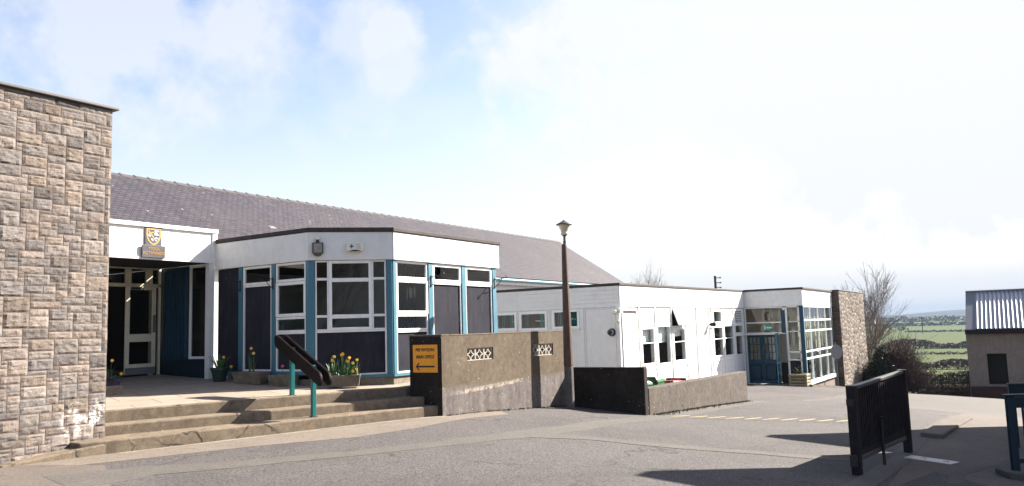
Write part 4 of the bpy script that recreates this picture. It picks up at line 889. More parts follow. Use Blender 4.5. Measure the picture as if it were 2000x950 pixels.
mb = MB(); mb.bar(W1, .6, 4.0, -.62, -.25, -.24, -.225); obj('backing', mb, M['dark_in'], gw)

SG = F(10.915, 9.06, 0, -1)
sg = empty('office_sign', SG.p(.27, 0, -.45), 'amber office sign with a black left arrow on the dark end of the garden wall', 'sign')
obj('sign_board', MB().bar(SG, .0, .54, -.70, -.225, .001, .008), M['amber'], sg, bevel=.002)
text('lettering', 'PRIF SWYDDFA', .072, SG, .27, .0085, -.315, M['signblack'], sg, bold=.0022, sx=.84)
text('lettering', 'MAIN OFFICE', .078, SG, .275, .0085, -.435, M['signblack'], sg, bold=.0022, sx=.84)
mb = MB(); mb.bar(SG, .10, .475, -.613, -.583, .0082, .0105)
for sgn in (-1, 1):
    A = [(.06, -.598), (.125, -.598 + sgn * .065), (.155, -.598 + sgn * .065), (.10, -.598)]
    mb.add([SG.p(u, .0108, v) for u, v in A], [(0, 1, 2, 3) if sgn < 0 else (3, 2, 1, 0)])
obj('arrow_mark', mb, M['signblack'], sg)

# ------------------------------------------------------------------ lamp post
lp = empty('lamp_post', (14.65, 8.03, -1.7), 'tapered brown concrete lamp post with a conical hooded lantern by the garden wall', 'lamp post')
def oct_(w, z): return [(w, z)]
mb = MB(); mb.lathe((14.65, 8.03, 0), [(.102, -1.9), (.098, -.80)], 8, rot=RAD(14)); obj('base', mb, M['colbase'], lp, bevel=.01, seg=1)
mb = MB(); mb.lathe((14.65, 8.03, 0), [(.104, -.795), (.097, -.3), (.057, 1.70), (.045, 1.74)], 8, rot=RAD(14)); obj('column', mb, M['column'], lp, bevel=.008, seg=1)
mb = MB(); mb.lathe((14.66, 8.02, 0), [(.034, 1.735), (.034, 1.80), (.026, 1.805), (.026, 1.90), (.045, 1.91), (.05, 1.93)], 12); obj('neck', mb, M['steel'], lp, smooth=False)
mb = MB(); mb.lathe((14.66, 8.02, 0), [(.05, 1.925), (.075, 1.94), (.078, 1.965), (.062, 1.985), (.07, 2.0), (.125, 2.14), (.127, 2.155)], 20); obj('lantern_bowl', mb, M['lampglass'], lp, smooth=True)
mb = MB(); mb.lathe((14.66, 8.02, 0), [(.165, 2.140), (.17, 2.148), (.165, 2.158), (.10, 2.19), (.045, 2.222), (.02, 2.24), (.012, 2.252)], 24); obj('hood', mb, M['steel'], lp, smooth=True)

# ------------------------------------------------------------------ bin yard walls
W2 = F(15.44, 8.44, 0, -1)
s_ = empty('bin_yard_screen_wall', (15.55, 7.5, -1.8), 'dark shaded concrete wall with white lichen specks behind the lamp post', 'wall')
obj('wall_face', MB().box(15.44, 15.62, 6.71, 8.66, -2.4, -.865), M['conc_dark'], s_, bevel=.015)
lw = empty('bin_yard_low_wall', (19, 6.8, -2), 'low sunlit concrete wall running back from the dark wall in front of the bins', 'wall')
mb = MB(); mb.hexa([(15.625, 6.70, -2.5), (22.5, 6.70, -2.8), (22.5, 6.92, -2.8), (15.625, 6.92, -2.5), (15.625, 6.70, -1.30), (22.5, 6.70, -1.365), (22.5, 6.92, -1.365), (15.625, 6.92, -1.30)])
obj('wall_face', mb, M['concrete'], lw, bevel=.02)
# moss along the wall feet
def moss(name, pts, n, spread, h):
    mb = MB()
    for _ in range(n):
        i = random.randrange(len(pts) - 1); a, b = Vector(pts[i]), Vector(pts[i + 1]); p = a.lerp(b, random.random())
        d = (b - a).normalized(); nn = Vector((d.y, -d.x)); q = p + nn * abs(random.gauss(0, spread)); z = g(q.x, q.y); s = random.uniform(.4, 1) * h
        for _k in range(3):
            an = random.uniform(0, 6.28); w = s * .4; dx, dy = math.cos(an) * w, math.sin(an) * w; lx, ly = random.gauss(0, s * .4), random.gauss(0, s * .4)
            mb.add([(q.x - dx, q.y - dy, z - .01), (q.x + dx, q.y + dy, z - .01), (q.x + lx, q.y + ly, z + s)], [(0, 1, 2)])
    return obj(name, mb, M['moss'], kind='stuff')
moss('moss', [(15.7, 6.69), (22.4, 6.69)], 900, .10, .035)
moss('moss', [(11.0, 8.43), (15.3, 8.43)], 350, .04, .03)

# wheelie bins
def bin_parts(root, body, mat):
    x, y, z = ORG[root.name]
    mb = MB(); mb.hexa([(x - .22, y - .25, z + .05), (x + .22, y - .25, z + .05), (x + .22, y + .22, z + .05), (x - .22, y + .22, z + .05), (x - .28, y - .33, z + .95), (x + .28, y - .33, z + .95), (x + .28, y + .30, z + .95), (x - .28, y + .30, z + .95)])
    obj('body', mb, mat, root, bevel=.03)
    mb = MB(); mb.box(x - .30, x + .30, y - .35, y + .32, z + .93, z + .98); obj('rim', mb, mat, root, bevel=.012)
    mb = MB(); mb.hexa([(x - .30, y - .37, z + .985), (x + .30, y - .37, z + .985), (x + .30, y + .33, z + .985), (x - .30, y + .33, z + .985), (x - .24, y - .30, z + 1.04), (x + .24, y - .30, z + 1.04), (x + .24, y + .30, z + 1.08), (x - .24, y + .30, z + 1.08)]); obj('lid', mb, mat, root, bevel=.02)
    for sx in (-1, 1):
        mb = MB(); mb.tube([(x + sx * .25, y + .31, z + .93), (x + sx * .25, y + .40, z + 1.0), (x + sx * .25, y + .40, z + 1.06), (x + sx * .12, y + .40, z + 1.06)], .025, 8); obj('handle', mb, M['black'], root)
        mb = MB(); mb.tube([(x + sx * .25, y + .25, z + .1), (x + sx * .31, y + .25, z + .1)], .1, 14); obj('wheel', mb, M['black'], root)
def rot_thing(o, a): o.rotation_euler = (0, 0, RAD(a))
for i, (x, y, a, mt, lab, gp) in enumerate(((16.9, 7.62, 78, 'bingreen', 'green wheelie bin nearest the dark concrete wall', 'green wheelie bins'), (18.15, 7.75, 96, 'bingreen', 'green wheelie bin between the first green bin and the red bins', 'green wheelie bins'),
        (19.35, 7.7, 84, 'binred', 'red lidded wheelie bin beside the green bins', 'red wheelie bins'), (20.3, 7.8, 95, 'binred', 'red lidded wheelie bin furthest along the low wall', 'red wheelie bins'))):
    zz = -2.30 if i < 2 else -2.47
    r = empty('wheelie_bin', (x, y, zz), lab, 'wheelie bin', gp); bin_parts(r, mt, M[mt]); rot_thing(r, a)

# ------------------------------------------------------------------ handrail on the steps
hr = empty('step_handrail', (8.92, 9.65, -1.25), 'twin board varnished handrail on two teal posts across the entrance steps', 'handrail')
A_, B_ = Vector((9.0, 9.98)), Vector((8.84, 9.33)); dr = (B_ - A_).normalized(); pr_ = Vector((.948, -.317))
for p, z0, z1 in ((A_, -.965, -.20), (B_, -1.26, -.46)):
    mb = MB(); d = dr * .032; e = pr_ * .032
    c = [p - d - e, p - d + e, p + d + e, p + d - e]; c = c[::-1]
    mb.hexa([(q.x, q.y, z0) for q in c] + [(q.x, q.y, z1) for q in c]); po = obj('post', mb, M['teal'], hr, bevel=.006)
    mb = MB(); d = dr * .05; e = pr_ * .05; c = [p - d - e, p - d + e, p + d + e, p + d - e][::-1]; mb.hexa([(q.x, q.y, z0 + .016) for q in c] + [(q.x, q.y, z0 + .024) for q in c]); obj('foot_plate', mb, M['steel'], po)
slope = (-.505 + .215) / (B_ - A_).length
def rail_p(u, off, h):   # u metres along from A_
    q = A_ + dr * u + pr_ * off; return (q.x, q.y, -.235 + slope * u + h)
for off in (-.075, .075):
    mb = MB(); n = 10; prof = []; L0, L1, hh = -.33, .97, .092; cs = 1 / math.sqrt(1 + slope * slope)
    for k in range(n + 1):
        a = math.pi / 2 + math.pi * k / n; prof.append((L0 + .08 * math.cos(a), hh * math.sin(a)))
    for k in range(n + 1):
        a = -math.pi / 2 + math.pi * k / n; prof.append((L1 + .08 * math.cos(a), hh * math.sin(a)))
    m = len(prof); v1 = []; v2 = []
    for u, h in prof:
        uu = u - h * slope * cs * cs * .0; v1.append(rail_p(uu, off - .024, h * 1.15)); v2.append(rail_p(uu, off + .024, h * 1.15))
    mb.add(v1 + v2, [tuple(range(m)), tuple(range(2 * m - 1, m - 1, -1))] + [((i + 1) % m, i, m + i, m + (i + 1) % m) for i in range(m)])
    obj('rail_board', mb, M['rail_wood'], hr, bevel=.012, seg=3)
for u in (0, (B_ - A_).length):
    mb = MB(); mb.tube([rail_p(u, -.05, .02), rail_p(u, .05, .02)], .03, 8); obj('rail_bracket', mb, M['teal'], hr)

# ------------------------------------------------------------------ pots and flowers on the terrace
def trough(x0, y0, x1, y1, w, h, label, z=None):
    a, b = Vector((x0, y0)), Vector((x1, y1)); c = (a + b) / 2; zz = tz(c.x, c.y) - .005 if z is None else z
    r = empty('flower_trough', (c.x, c.y, zz), label, 'trough', 'stone flower troughs'); d = (b - a) / 2; n = Vector((-d.y, d.x)).normalized() * w / 2
    def ringp(k, kn, z): return [(c.x + sx * d.x * k + sy * n.x * kn, c.y + sx * d.y * k + sy * n.y * kn, z) for sx, sy in ((-1, -1), (1, -1), (1, 1), (-1, 1))]
    mb = MB(); o0 = ringp(.90, .8, zz); o1 = ringp(1, 1, zz + h); i1 = ringp(.93, .8, zz + h); i0 = ringp(.9, .7, zz + h - .05)
    mb.add(o0 + o1 + i1 + i0, [(3, 2, 1, 0)] + [(k, (k + 1) % 4, 4 + (k + 1) % 4, 4 + k) for k in range(4)] + [(4 + k, 4 + (k + 1) % 4, 8 + (k + 1) % 4, 8 + k) for k in range(4)] + [(8 + k, 8 + (k + 1) % 4, 12 + (k + 1) % 4, 12 + k) for k in range(4)])
    obj('basin', mb, M['trough'], r, bevel=.012); mb = MB(); mb.add(ringp(.92, .76, zz + h - .035), [(0, 1, 2, 3)]); obj('soil', mb, M['soil'], r)
    return c, d, n, zz + h - .04
def make_flower(kind):
    pm_, tm = {'yellow': ('petal', 'trumpet'), 'pale': ('petal2', 'petal')}[kind]
    return pm_, tm
def daffodil(x, y, z, h, face, kind, label, group):
    r = empty('daffodil', (x, y, z), label, 'daffodil', group)
    lean = Vector((random.gauss(0, .03), random.gauss(0, .03), 0)); top = Vector((x, y, z + h)) + lean
    mb = MB(); mb.tube([(x, y, z), (x + lean.x * .5, y + lean.y * .5, z + h * .6), tuple(top)], .004, 5)
    for _ in range(5):
        an = random.uniform(0, 6.28); L = h * random.uniform(.65, 1.05); w = .009; o = Vector((math.cos(an), math.sin(an), 0)); t_ = Vector((-o.y, o.x, 0)) * w
        p0 = Vector((x, y, z)) + o * .015; p1 = p0 + o * .03 + Vector((0, 0, L * .6)); p2 = p0 + o * random.uniform(.06, .13) + Vector((0, 0, L))
        mb.add([p0 - t_, p0 + t_, p1 + t_, p1 - t_], [(0, 1, 2, 3)]); mb.add([p1 - t_, p1 + t_, p2], [(0, 1, 2)])
    obj('foliage', mb, M['leaf'], r)
    f = Vector(face).normalized(); u = f.cross(Vector((0, 0, 1))).normalized(); w = u.cross(f); mb = MB(); a, b = make_flower(kind); R_ = .031
    for k in range(6):
        t0 = k * math.pi / 3; e = u * math.cos(t0) + w * math.sin(t0); s = u * -math.sin(t0) + w * math.cos(t0)
        mb.add([top, top + e * R_ * .55 + s * R_ * .36 + f * .006, top + e * R_ + f * -.004, top + e * R_ * .55 - s * R_ * .36 + f * .006], [(0, 1, 2, 3)])
    fl_ = obj('petals', mb, M[a], r)
    mb = MB(); mb.tube([top - f * .012, top + f * .012, top + f * .034], [.012, .013, .02], 9, cap=True); obj('trumpet', mb, M[b], r)
    return r
SUNF = (.1, -.9, .15)
# long trough below the wide window
c, d, n, zt = trough(10.04, 10.26, 10.42, 9.84, .26, .20, 'stone trough full of yellow daffodils under the wide bay window', z=-.905)
for i, (k, m, h, kd) in enumerate(((-.9, .1, .29, 'yellow'), (-.62, -.2, .36, 'pale'), (-.2, 0, .40, 'yellow'), (-.12, .3, .385, 'yellow'), (.22, .2, .27, 'yellow'), (.40, -.1, .33, 'yellow'), (.55, .3, .24, 'pale'), (.9, 0, .29, 'yellow'), (.75, -.3, .12, 'yellow'), (.62, -.4, .10, 'yellow'))):
    p = c + d * k * .9 + n * m
    daffodil(p.x, p.y, zt, h, (random.uniform(-1, -.3), random.uniform(-1, -.5), random.uniform(-.1, .3)), kd, ('yellow' if kd == 'yellow' else 'pale cream') + ' daffodil in the stone trough under the wide bay window', ('yellow' if kd == 'yellow' else 'pale') + ' daffodils under the wide window')
mb = MB()
for _ in range(130):
    p = c + d * random.uniform(-.95, .95) + n * random.uniform(-.7, .7); an = random.uniform(0, 6.28); L = random.uniform(.10, .28); o = Vector((math.cos(an), math.sin(an), 0)); t_ = Vector((-o.y, o.x, 0)) * .008; p0 = Vector((p.x, p.y, zt)); p2 = p0 + o * random.uniform(.02, .1) + Vector((0, 0, L)); mb.add([p0 - t_, p0 + t_, p2], [(0, 1, 2)])
obj('leaf_clump', mb, M['leaf'], kind='stuff')
c, d, n, zt = trough(9.84, 11.42, 9.90, 10.92, .26, .20, 'stone trough with a pink bloom, partly hidden behind the handrail')
mb = MB(); mb.lathe((c.x + .03, c.y + .05, zt + .16), [(.012, 0), (.03, .02), (.026, .045), (.01, .055)], 10); pk = empty('pink_tulip', (c.x + .03, c.y + .05, zt), 'single pink tulip in the trough behind the handrail', 'flower'); obj('bloom', mb, M['pink'], pk)
mb = MB(); mb.tube([(c.x + .03, c.y + .05, zt), (c.x + .03, c.y + .05, zt + .17)], .005, 5)
for k in range(14):
    an = k * 2.4; q = c + d * random.uniform(-.8, .8); mb.add([(q.x, q.y, zt), (q.x + .012, q.y + .008, zt), (q.x + math.cos(an) * .05, q.y + math.sin(an) * .05, zt + random.uniform(.05, .12))], [(0, 1, 2)])
obj('foliage', mb, M['leaf'], pk)
c, d, n, zt = trough(9.76, 12.28, 9.83, 11.60, .27, .22, 'mossy stone trough with two daffodils between the green pot and the handrail')
for k, h, kd in ((-.1, .46, 'yellow'), (.15, .37, 'pale')):
    p = c + d * k
    daffodil(p.x, p.y, zt, h, (-.7, -.7, .2), kd, ('tall yellow' if kd == 'yellow' else 'shorter pale cream') + ' daffodil in the mossy trough right of the green pot', 'daffodils right of the green pot')
gp = empty('green_plant_pot', (9.72, 12.72, -.80), 'round dark green plastic pot with trailing leaves beside the white porch post', 'plant pot')
mb = MB(); mb.lathe((9.72, 12.72, -.80), [(.11, 0), (.15, .20), (.17, .21), (.17, .25), (.15, .25), (.14, .22)], 20); obj('pot', mb, M['greenpot'], gp)
mb = MB(); mb.lathe((9.72, 12.72, -.80), [(.14, .21), (.01, .235)], 14); obj('soil', mb, M['soil'], gp)
mb = MB()
for k in range(46):
    an = k * 2.399; L = random.uniform(.12, .34); o = Vector((math.cos(an), math.sin(an), 0)); t_ = Vector((-o.y, o.x, 0)) * .009; p0 = Vector((9.72, 12.72, -.58)) + o * .05; p1 = p0 + o * L * .45 + Vector((0, 0, L * .8)); p2 = p1 + o * .07 - Vector((0, 0, .04))
    mb.add([p0 - t_, p0 + t_, p1 + t_ * .7, p1 - t_ * .7], [(0, 1, 2, 3)]); mb.add([p1 - t_ * .7, p1 + t_ * .7, p2], [(0, 1, 2)])
obj('trailing_foliage', mb, M['leaf'], gp)
daffodil(9.76, 12.68, -.58, .22, (-.6, -.7, .2), 'yellow', 'yellow daffodil standing in the round green pot', None)
daffodil(9.86, 12.56, -.60, .06, (-.4, -.8, .1), 'yellow', 'drooping yellow daffodil over the rim of the round green pot', None)
bp = empty('bedding_pot', (7.74, 12.9, -.83), 'round grey pot of purple bedding flowers at the edge of the stone wing', 'plant pot')
mb = MB(); mb.lathe((7.74, 12.9, -.83), [(.09, 0), (.13, .16), (.14, .17), (.13, .18), (.11, .16)], 18); obj('pot', mb, M['brown_pot'], bp)
mb = MB(); mb2 = MB()
for k in range(60):
    an = random.uniform(0, 6.28); r_ = random.uniform(0, .15); p = Vector((7.74 + math.cos(an) * r_, 12.9 + math.sin(an) * r_, -.66 + random.uniform(.0, .08)))
    t_ = Vector((random.gauss(0, 1), random.gauss(0, 1), random.gauss(0, 1))).normalized() * .025; u = t_.cross(Vector((.3, .2, 1))).normalized() * .025
    (mb if k % 2 else mb2).add([p - t_, p + u, p + t_, p - u], [(0, 1, 2, 3)])
obj("purple_flowers", mb, M['purple'], bp); obj('leaves', mb2, M['leaf'], bp)
daffodil(7.70, 12.9, -.68, .36, (-.6, -.8, .1), 'pale', 'white daffodil in the purple bedding pot by the stone wing', None)
daffodil(7.84, 12.86, -.68, .13, (-.3, -.9, .1), 'yellow', 'short yellow daffodil in the purple bedding pot by the stone wing', None)
mb = MB(); mb.box(7.3, 7.60, 12.35, 12.55, tz(7.4, 12.4) - .03, tz(7.4, 12.4) + .14); single('stone_block', mb, M['plinth'], 'small square stone block against the foot of the stone wing', 'block', bevel=.015)
ph = empty('porch_grab_rail', (8.3, 14.2, -.78), 'blue porch grab rail end showing past the stone wing', 'handrail')
mb = MB(); mb.tube([(7.4, 14.2, .34), (8.05, 14.0, .34), (8.22, 13.95, .30)], .035, 10); obj('rail', mb, M['blue'], ph)
mb = MB(); mb.tube([(7.75, 14.1, -.80), (7.75, 14.1, .33)], .025, 8); obj('post', mb, M['blue'], ph)

# ------------------------------------------------------------------ things round the glazed block
pl = empty('timber_planter', (33.9, 8.05, -2.7), 'slatted square timber planter with a small shrub by the open blue door', 'planter')
mb = MB(); px, py = 33.95, 7.95; z0 = g(px, py)
for k in range(4):
    for sx in (-1, 1):
        a = .34 - .02 * k * 0
        mb.tube([(px - .36, py + sx * .30, z0 + .07 + k * .125), (px + .36, py + sx * .30, z0 + .07 + k * .125)], .058, 8)
        mb.tube([(px + sx * .30, py - .36, z0 + .07 + k * .125), (px + sx * .30, py + .36, z0 + .07 + k * .125)], .056, 8)
obj('log_sides', mb, M['wood'], pl)
mb = MB(); mb.box(px - .25, px + .25, py - .25, py + .25, z0, z0 + .44); obj('soil', mb, M['soil'], pl)
mb = MB()
for k in range(170):
    v = Vector((random.gauss(0, .10), random.gauss(0, .10), abs(random.gauss(.12, .09)))); p = Vector((px - .02, py + .05, z0 + .44)) + v
    t_ = Vector((random.gauss(0, 1), random.gauss(0, 1), random.gauss(0, 1))).normalized() * .035; u = t_.cross(Vector((.3, .2, 1))).normalized() * .02; mb.add([p - t_, p + u, p + t_, p - u], [(0, 1, 2, 3)])
obj('shrub', mb, M['olive'], pl)
rs_ = empty('round_sign', (38.4, 7.36, -3.3), 'round sign back on a grey pole in front of the small stone wing', 'sign')
zs_ = g(38.4, 7.36); mb = MB(); mb.tube([(38.4, 7.36, zs_ - .1), (38.4, 7.36, -1.05)], .045, 10); obj('pole', mb, M['steel'], rs_)
mb = MB(); mb.tube([(38.36, 7.32, -1.46), (38.345, 7.30, -1.46)], [.32, .32], 28); obj('disc', mb, M['signback'], rs_)
kb = MB(); kpts = [(34.1, 7.5), (36.0, 7.0), (38.0, 6.55), (39.6, 6.2), (40.6, 5.9)]
for a, b in zip(kpts, kpts[1:]):
    za, zb = g(*a), g(*b); kb.hexa([(a[0], a[1], za - .1), (b[0], b[1], zb - .1), (b[0], b[1] + .13, zb - .1), (a[0], a[1] + .13, za - .1), (a[0], a[1], za + .10), (b[0], b[1], zb + .10), (b[0], b[1] + .13, zb + .10), (a[0], a[1] + .13, za + .10)])
single('edging_kerb', kb, M['plinth'], 'pale kerb edging running from the glazed block towards the dark gate', 'kerb')

# ------------------------------------------------------------------ sliding gate
gt = empty('sliding_gate', (12.5, 1.85, -2.05), 'dark solid sheet gate leaf between two thick posts on the yard edge', 'gate')
GA = Vector((11.22, 1.99)); GB = Vector((14.02, 1.72)); FG = F(GA.x, GA.y, GB.x - GA.x, GB.y - GA.y); GLn = (GB - GA).length
zA, zB = g(GA.x, GA.y), g(GB.x, GB.y); tA, tB = -.87, -.83
for s, zg, zt in ((0, zA, tA), (GLn, zB, tB)):
    mb = MB(); mb.bar(FG, s - .065, s + .065, zg - .1, zt, -.055, .055); p = obj('post', mb, M['gate'], gt, bevel=.01)
    mb = MB(); mb.bar(FG, s - .07, s + .07, zt, zt + .010, -.06, .06); obj('cap', mb, M['steel'], p)
mb = MB(); mb.bar(FG, .075, GLn - .17, zA + .20, tA - .01, -.018, .018, z1b=tB - .01, z0b=zB + .26); obj('sheet', mb, M['gate'], gt)
mb = MB(); mb.bar(FG, .075, GLn - .10, tA - .045, tA + .0, -.045, .045, z1b=tB - .0, z0b=tB - .045); obj('top_rail', mb, M['steel'], gt, bevel=.008)
mb = MB(); mb.bar(FG, .075, GLn - .17, zA + .16, zA + .22, -.03, .03, z1b=zB + .28, z0b=zB + .22); obj('bottom_rail', mb, M['steel'], gt, bevel=.006)
mb = MB()
for k in range(22): s = .17 + k * .115; zt = tA + (tB - tA) * s / GLn; mb.bar(FG, s, s + .02, zA + .29, zt - .06, .0185, .026)
obj('seam_ribs', mb, M['gate'], gt)
mb = MB(); mb.bar(FG, 1.36, 1.40, zA + .24, -.9, -.024, .024); obj('panel_joint', mb, M['gate'], gt)
mb = MB(); mb.tube([FG.p(1.15, .05, zA - .02 - .03), FG.p(1.15, .05, zA + .62)], .022, 8); mb.tube([FG.p(1.15, .05, zA + .60), FG.p(1.15, .12, zA + .60)], .02, 8); obj('drop_bolt', mb, M['iron'], gt)
mb = MB(); mb.bar(FG, -.15, -.076, zA + .12, zA + .26, -.04, .04); obj('hinge', mb, M['iron'], gt)
mb = MB(); mb.bar(FG, -.13, -.076, tA - .24, tA - .16, -.04, .04); obj('hinge', mb, M['iron'], gt)

# railing on the right edge
rl = empty('teal_railing', (12.9, -.2, -2.1), 'dark teal pedestrian railing with a solid end post at the right edge', 'railing')
FRr = F(12.59, .325, .5, -.87); zr = g(12.6, .1) + .09
for s in (0, 1.5, 3.0):
    mb = MB(); mb.bar(FRr, s, s + .10, zr - .1, -1.09, -.03, .03); obj('post', mb, M['navy'], rl, bevel=.008)
mb = MB(); mb.bar(FRr, -.02, 3.25, -1.088, -1.06, -.05, .05); mb.bar(FRr, .10, 3.0, -1.24, -1.10, -.02, .02); mb.bar(FRr, .10, 3.0, zr + .10, zr + .16, -.02, .02); obj('rail', mb, M['navy'], rl, bevel=.006)
mb = MB()
for k in range(18): mb.bar(FRr, .20 + k * .15, .225 + k * .15, zr + .16, -1.24, -.012, .012)
obj('bars', mb, M['navy'], rl)
rb = empty('barrier_panel', (15.9, .1, -2.2), 'dark navy barrier with a worn orange mark standing behind the teal railing', 'barrier')
FBx = F(16.0, .36, .42, -.9); zc_ = g(15.9, 0)
obj('panel', MB().bar(FBx, 0, 2.4, -1.46, -1.18, -.02, .02), M['navy'], rb, bevel=.006); obj('worn_mark', MB().bar(FBx, .14, .55, -1.40, -1.33, .021, .024), M['rust'], rb)
for s in (.0, 1.1, 2.3):
    obj('post', MB().bar(FBx, s, s + .09, zc_ - .1, -1.465, -.04, .04), M['navy'], rb, bevel=.006)
obj('top_cap', MB().bar(FBx, -.01, 2.41, -1.178, -1.16, -.03, .03), M['steel'], rb, bevel=.004)

# ------------------------------------------------------------------ shed, brick wall and field gate
sh = empty('zinc_roof_shed', (50.5, 0, -4.3), 'grey rendered shed with a shiny corrugated zinc roof and a dark doorway', 'shed')
D_ = F(48.7, 2.52, 0, -1); zb = -5.0; ez = -.72
mb = MB(); holes(mb, D_, 0, 9, zb, ez, [(.62, 1.50, -3.60, -2.02)], -.25, 0); obj('wall', mb, M['render'], sh)
mb = MB(); mb.bar(F(48.7, 2.52, 1, 0), 0, 5.2, zb, ez, 0, -.25); mb.add([(48.72, 2.5, ez), (53.9, 2.5, ez), (51.3, 2.5, 1.15)], [(0, 2, 1)]); obj('gable', mb, M['render'], sh)
mb = MB(); mb.box(50.3, 50.4, -6.6, 2.49, zb, ez); mb.box(53.6, 53.8, -6.6, 2.3, zb, ez); mb.box(48.96, 50.4, -6.6, 2.24, ez - .12, ez - .04); mb.box(48.96, 50.3, -.2, -.1, zb, ez - .13); obj('inner_wall', mb, M['signblack'], sh)
mb = MB(); nrib = 170; y = 2.70; ys = []
mb = MB(); L = 9.2; v = []
nR = 2 * 46
for i in range(nR + 1):
    yy = 2.30 - L * i / nR; k = (i % 2) * .05; nx, nz = -.58 * k, .81 * k
    v += [(48.45 + nx, yy, ez - .02 + nz), (51.3 + nx, yy, 1.24 + nz)]
mb.add(v, [(2 * i, 2 * i + 1, 2 * i + 3, 2 * i + 2)[::-1] for i in range(nR)])
obj('zinc_roof', mb, M['zinc'], sh)
mb = MB(); mb.add([(48.42, 2.74, ez - .02), (48.42, 2.28, ez - .02), (51.3, 2.28, 1.27), (51.3, 2.74, 1.27), (48.42, 2.74, ez - .10), (48.42, 2.28, ez - .10), (51.3, 2.28, 1.19), (51.3, 2.74, 1.19)], [(0, 1, 2, 3)[::-1], (4, 5, 6, 7), (0, 4, 5, 1), (0, 3, 7, 4), (2, 1, 5, 6)]); obj('verge_flashing', mb, M['flash'], sh)
mb = MB(); mb.add([(51.3, 2.74, 1.25), (51.3, -7, 1.25), (54.2, -7, ez), (54.2, 2.74, ez)], [(0, 1, 2, 3)[::-1]]); mb.tube([(51.3, 2.74, 1.29), (51.3, -7, 1.29)], .07, 8); obj('ridge_flashing', mb, M['flash'], sh)
mb = MB(); mb.box(48.36, 48.62, -7, 2.78, ez - .27, ez - .06); obj('gutter', mb, M['gate'], sh, bevel=.03)
obj('lintel', MB().bar(D_, .45, 1.62, -2.02, -1.94, -.1, .015), M['render'], sh)
mb = MB(); mb.box(46.6, 46.9, -.6, 2.63, -4.7, -3.56); single('brick_wall', mb, M['brick'], 'low dark red brick wall in front of the shed doorway', 'wall', bevel=.02)
fg = empty('field_gate', (49.6, 4.2, -4.3), 'rusty five bar metal field gate at the end of the lane', 'gate')
zg = g(49.6, 4.0); y0, y1 = 2.95, 5.45
mb = MB()
for k in range(5): mb.tube([(49.6, y0, zg + .18 + k * .23), (49.6, y1, zg + .18 + k * .23)], .024, 6)
for yy in (y0, y0 + .6, (y0 + y1) / 2, y1 - .6, y1): mb.tube([(49.6, yy, zg + .16), (49.6, yy, zg + 1.15)], .034, 6)
mb.tube([(49.6, y0, zg + .2), (49.6, (y0 + y1) / 2, zg + 1.1)], .02, 6); obj('bars', mb, M['rust'], fg)
for yy in (y0 - .15, y1 + .15):
    mb = MB(); mb.box(49.52, 49.70, yy - .09, yy + .09, zg - .2, zg + 1.35); obj('gate_post', mb, M['pole'], fg, bevel=.02)
wp = empty('wire_fence', (46.5, 6, -3.9), 'grey post with a single wire in front of the ivy bush', 'fence')
zz = g(46.2, 5.0); mb = MB(); mb.tube([(46.2, 5.0, zz - .2), (46.2, 5.0, zz + 1.5)], .05, 8); obj('post', mb, M['steel'], wp)
mb = MB(); mb.tube([(46.2, 5.0, zz + 1.45), (46.8, 7.2, zz + 1.55)], .012, 5); obj('wire', mb, M['steel'], wp)
up = empty('utility_pole', (58.7, 19.4, -4), 'thin utility pole with insulators above the classroom block roof', 'pole')
mb = MB(); mb.tube([(58.7, 19.4, -5), (58.7, 19.4, 3.5)], [.13, .09], 8); obj('pole', mb, M['pole'], up)
for z in (3.35, 2.98, 2.62):
    mb = MB(); mb.tube([(58.7, 19.4, z), (58.82, 19.05, z)], .03, 6); mb.lathe((58.82, 19.05, z - .05), [(.05, 0), (.08, .04), (.05, .1)], 8); obj('insulator', mb, M['pole'], up)
for i, (px_, py_, lab) in enumerate(((560, 55, 'distant timber power pole left of centre in the far fields'), (520, 10, 'distant timber power pole beside the shed roof in the far fields'))):
    r = empty('power_pole', (px_, py_, g(px_, py_)), lab, 'pole', 'power poles in the fields'); z = g(px_, py_)
    mb = MB(); mb.tube([(px_, py_, z), (px_, py_, z + 10.5)], .22, 6); obj('pole', mb, M['pole'], r); mb = MB(); mb.box(px_ - .12, px_ + .12, py_ - 1.2, py_ + 1.2, z + 9.6, z + 9.85); obj('crossarm', mb, M['pole'], r)
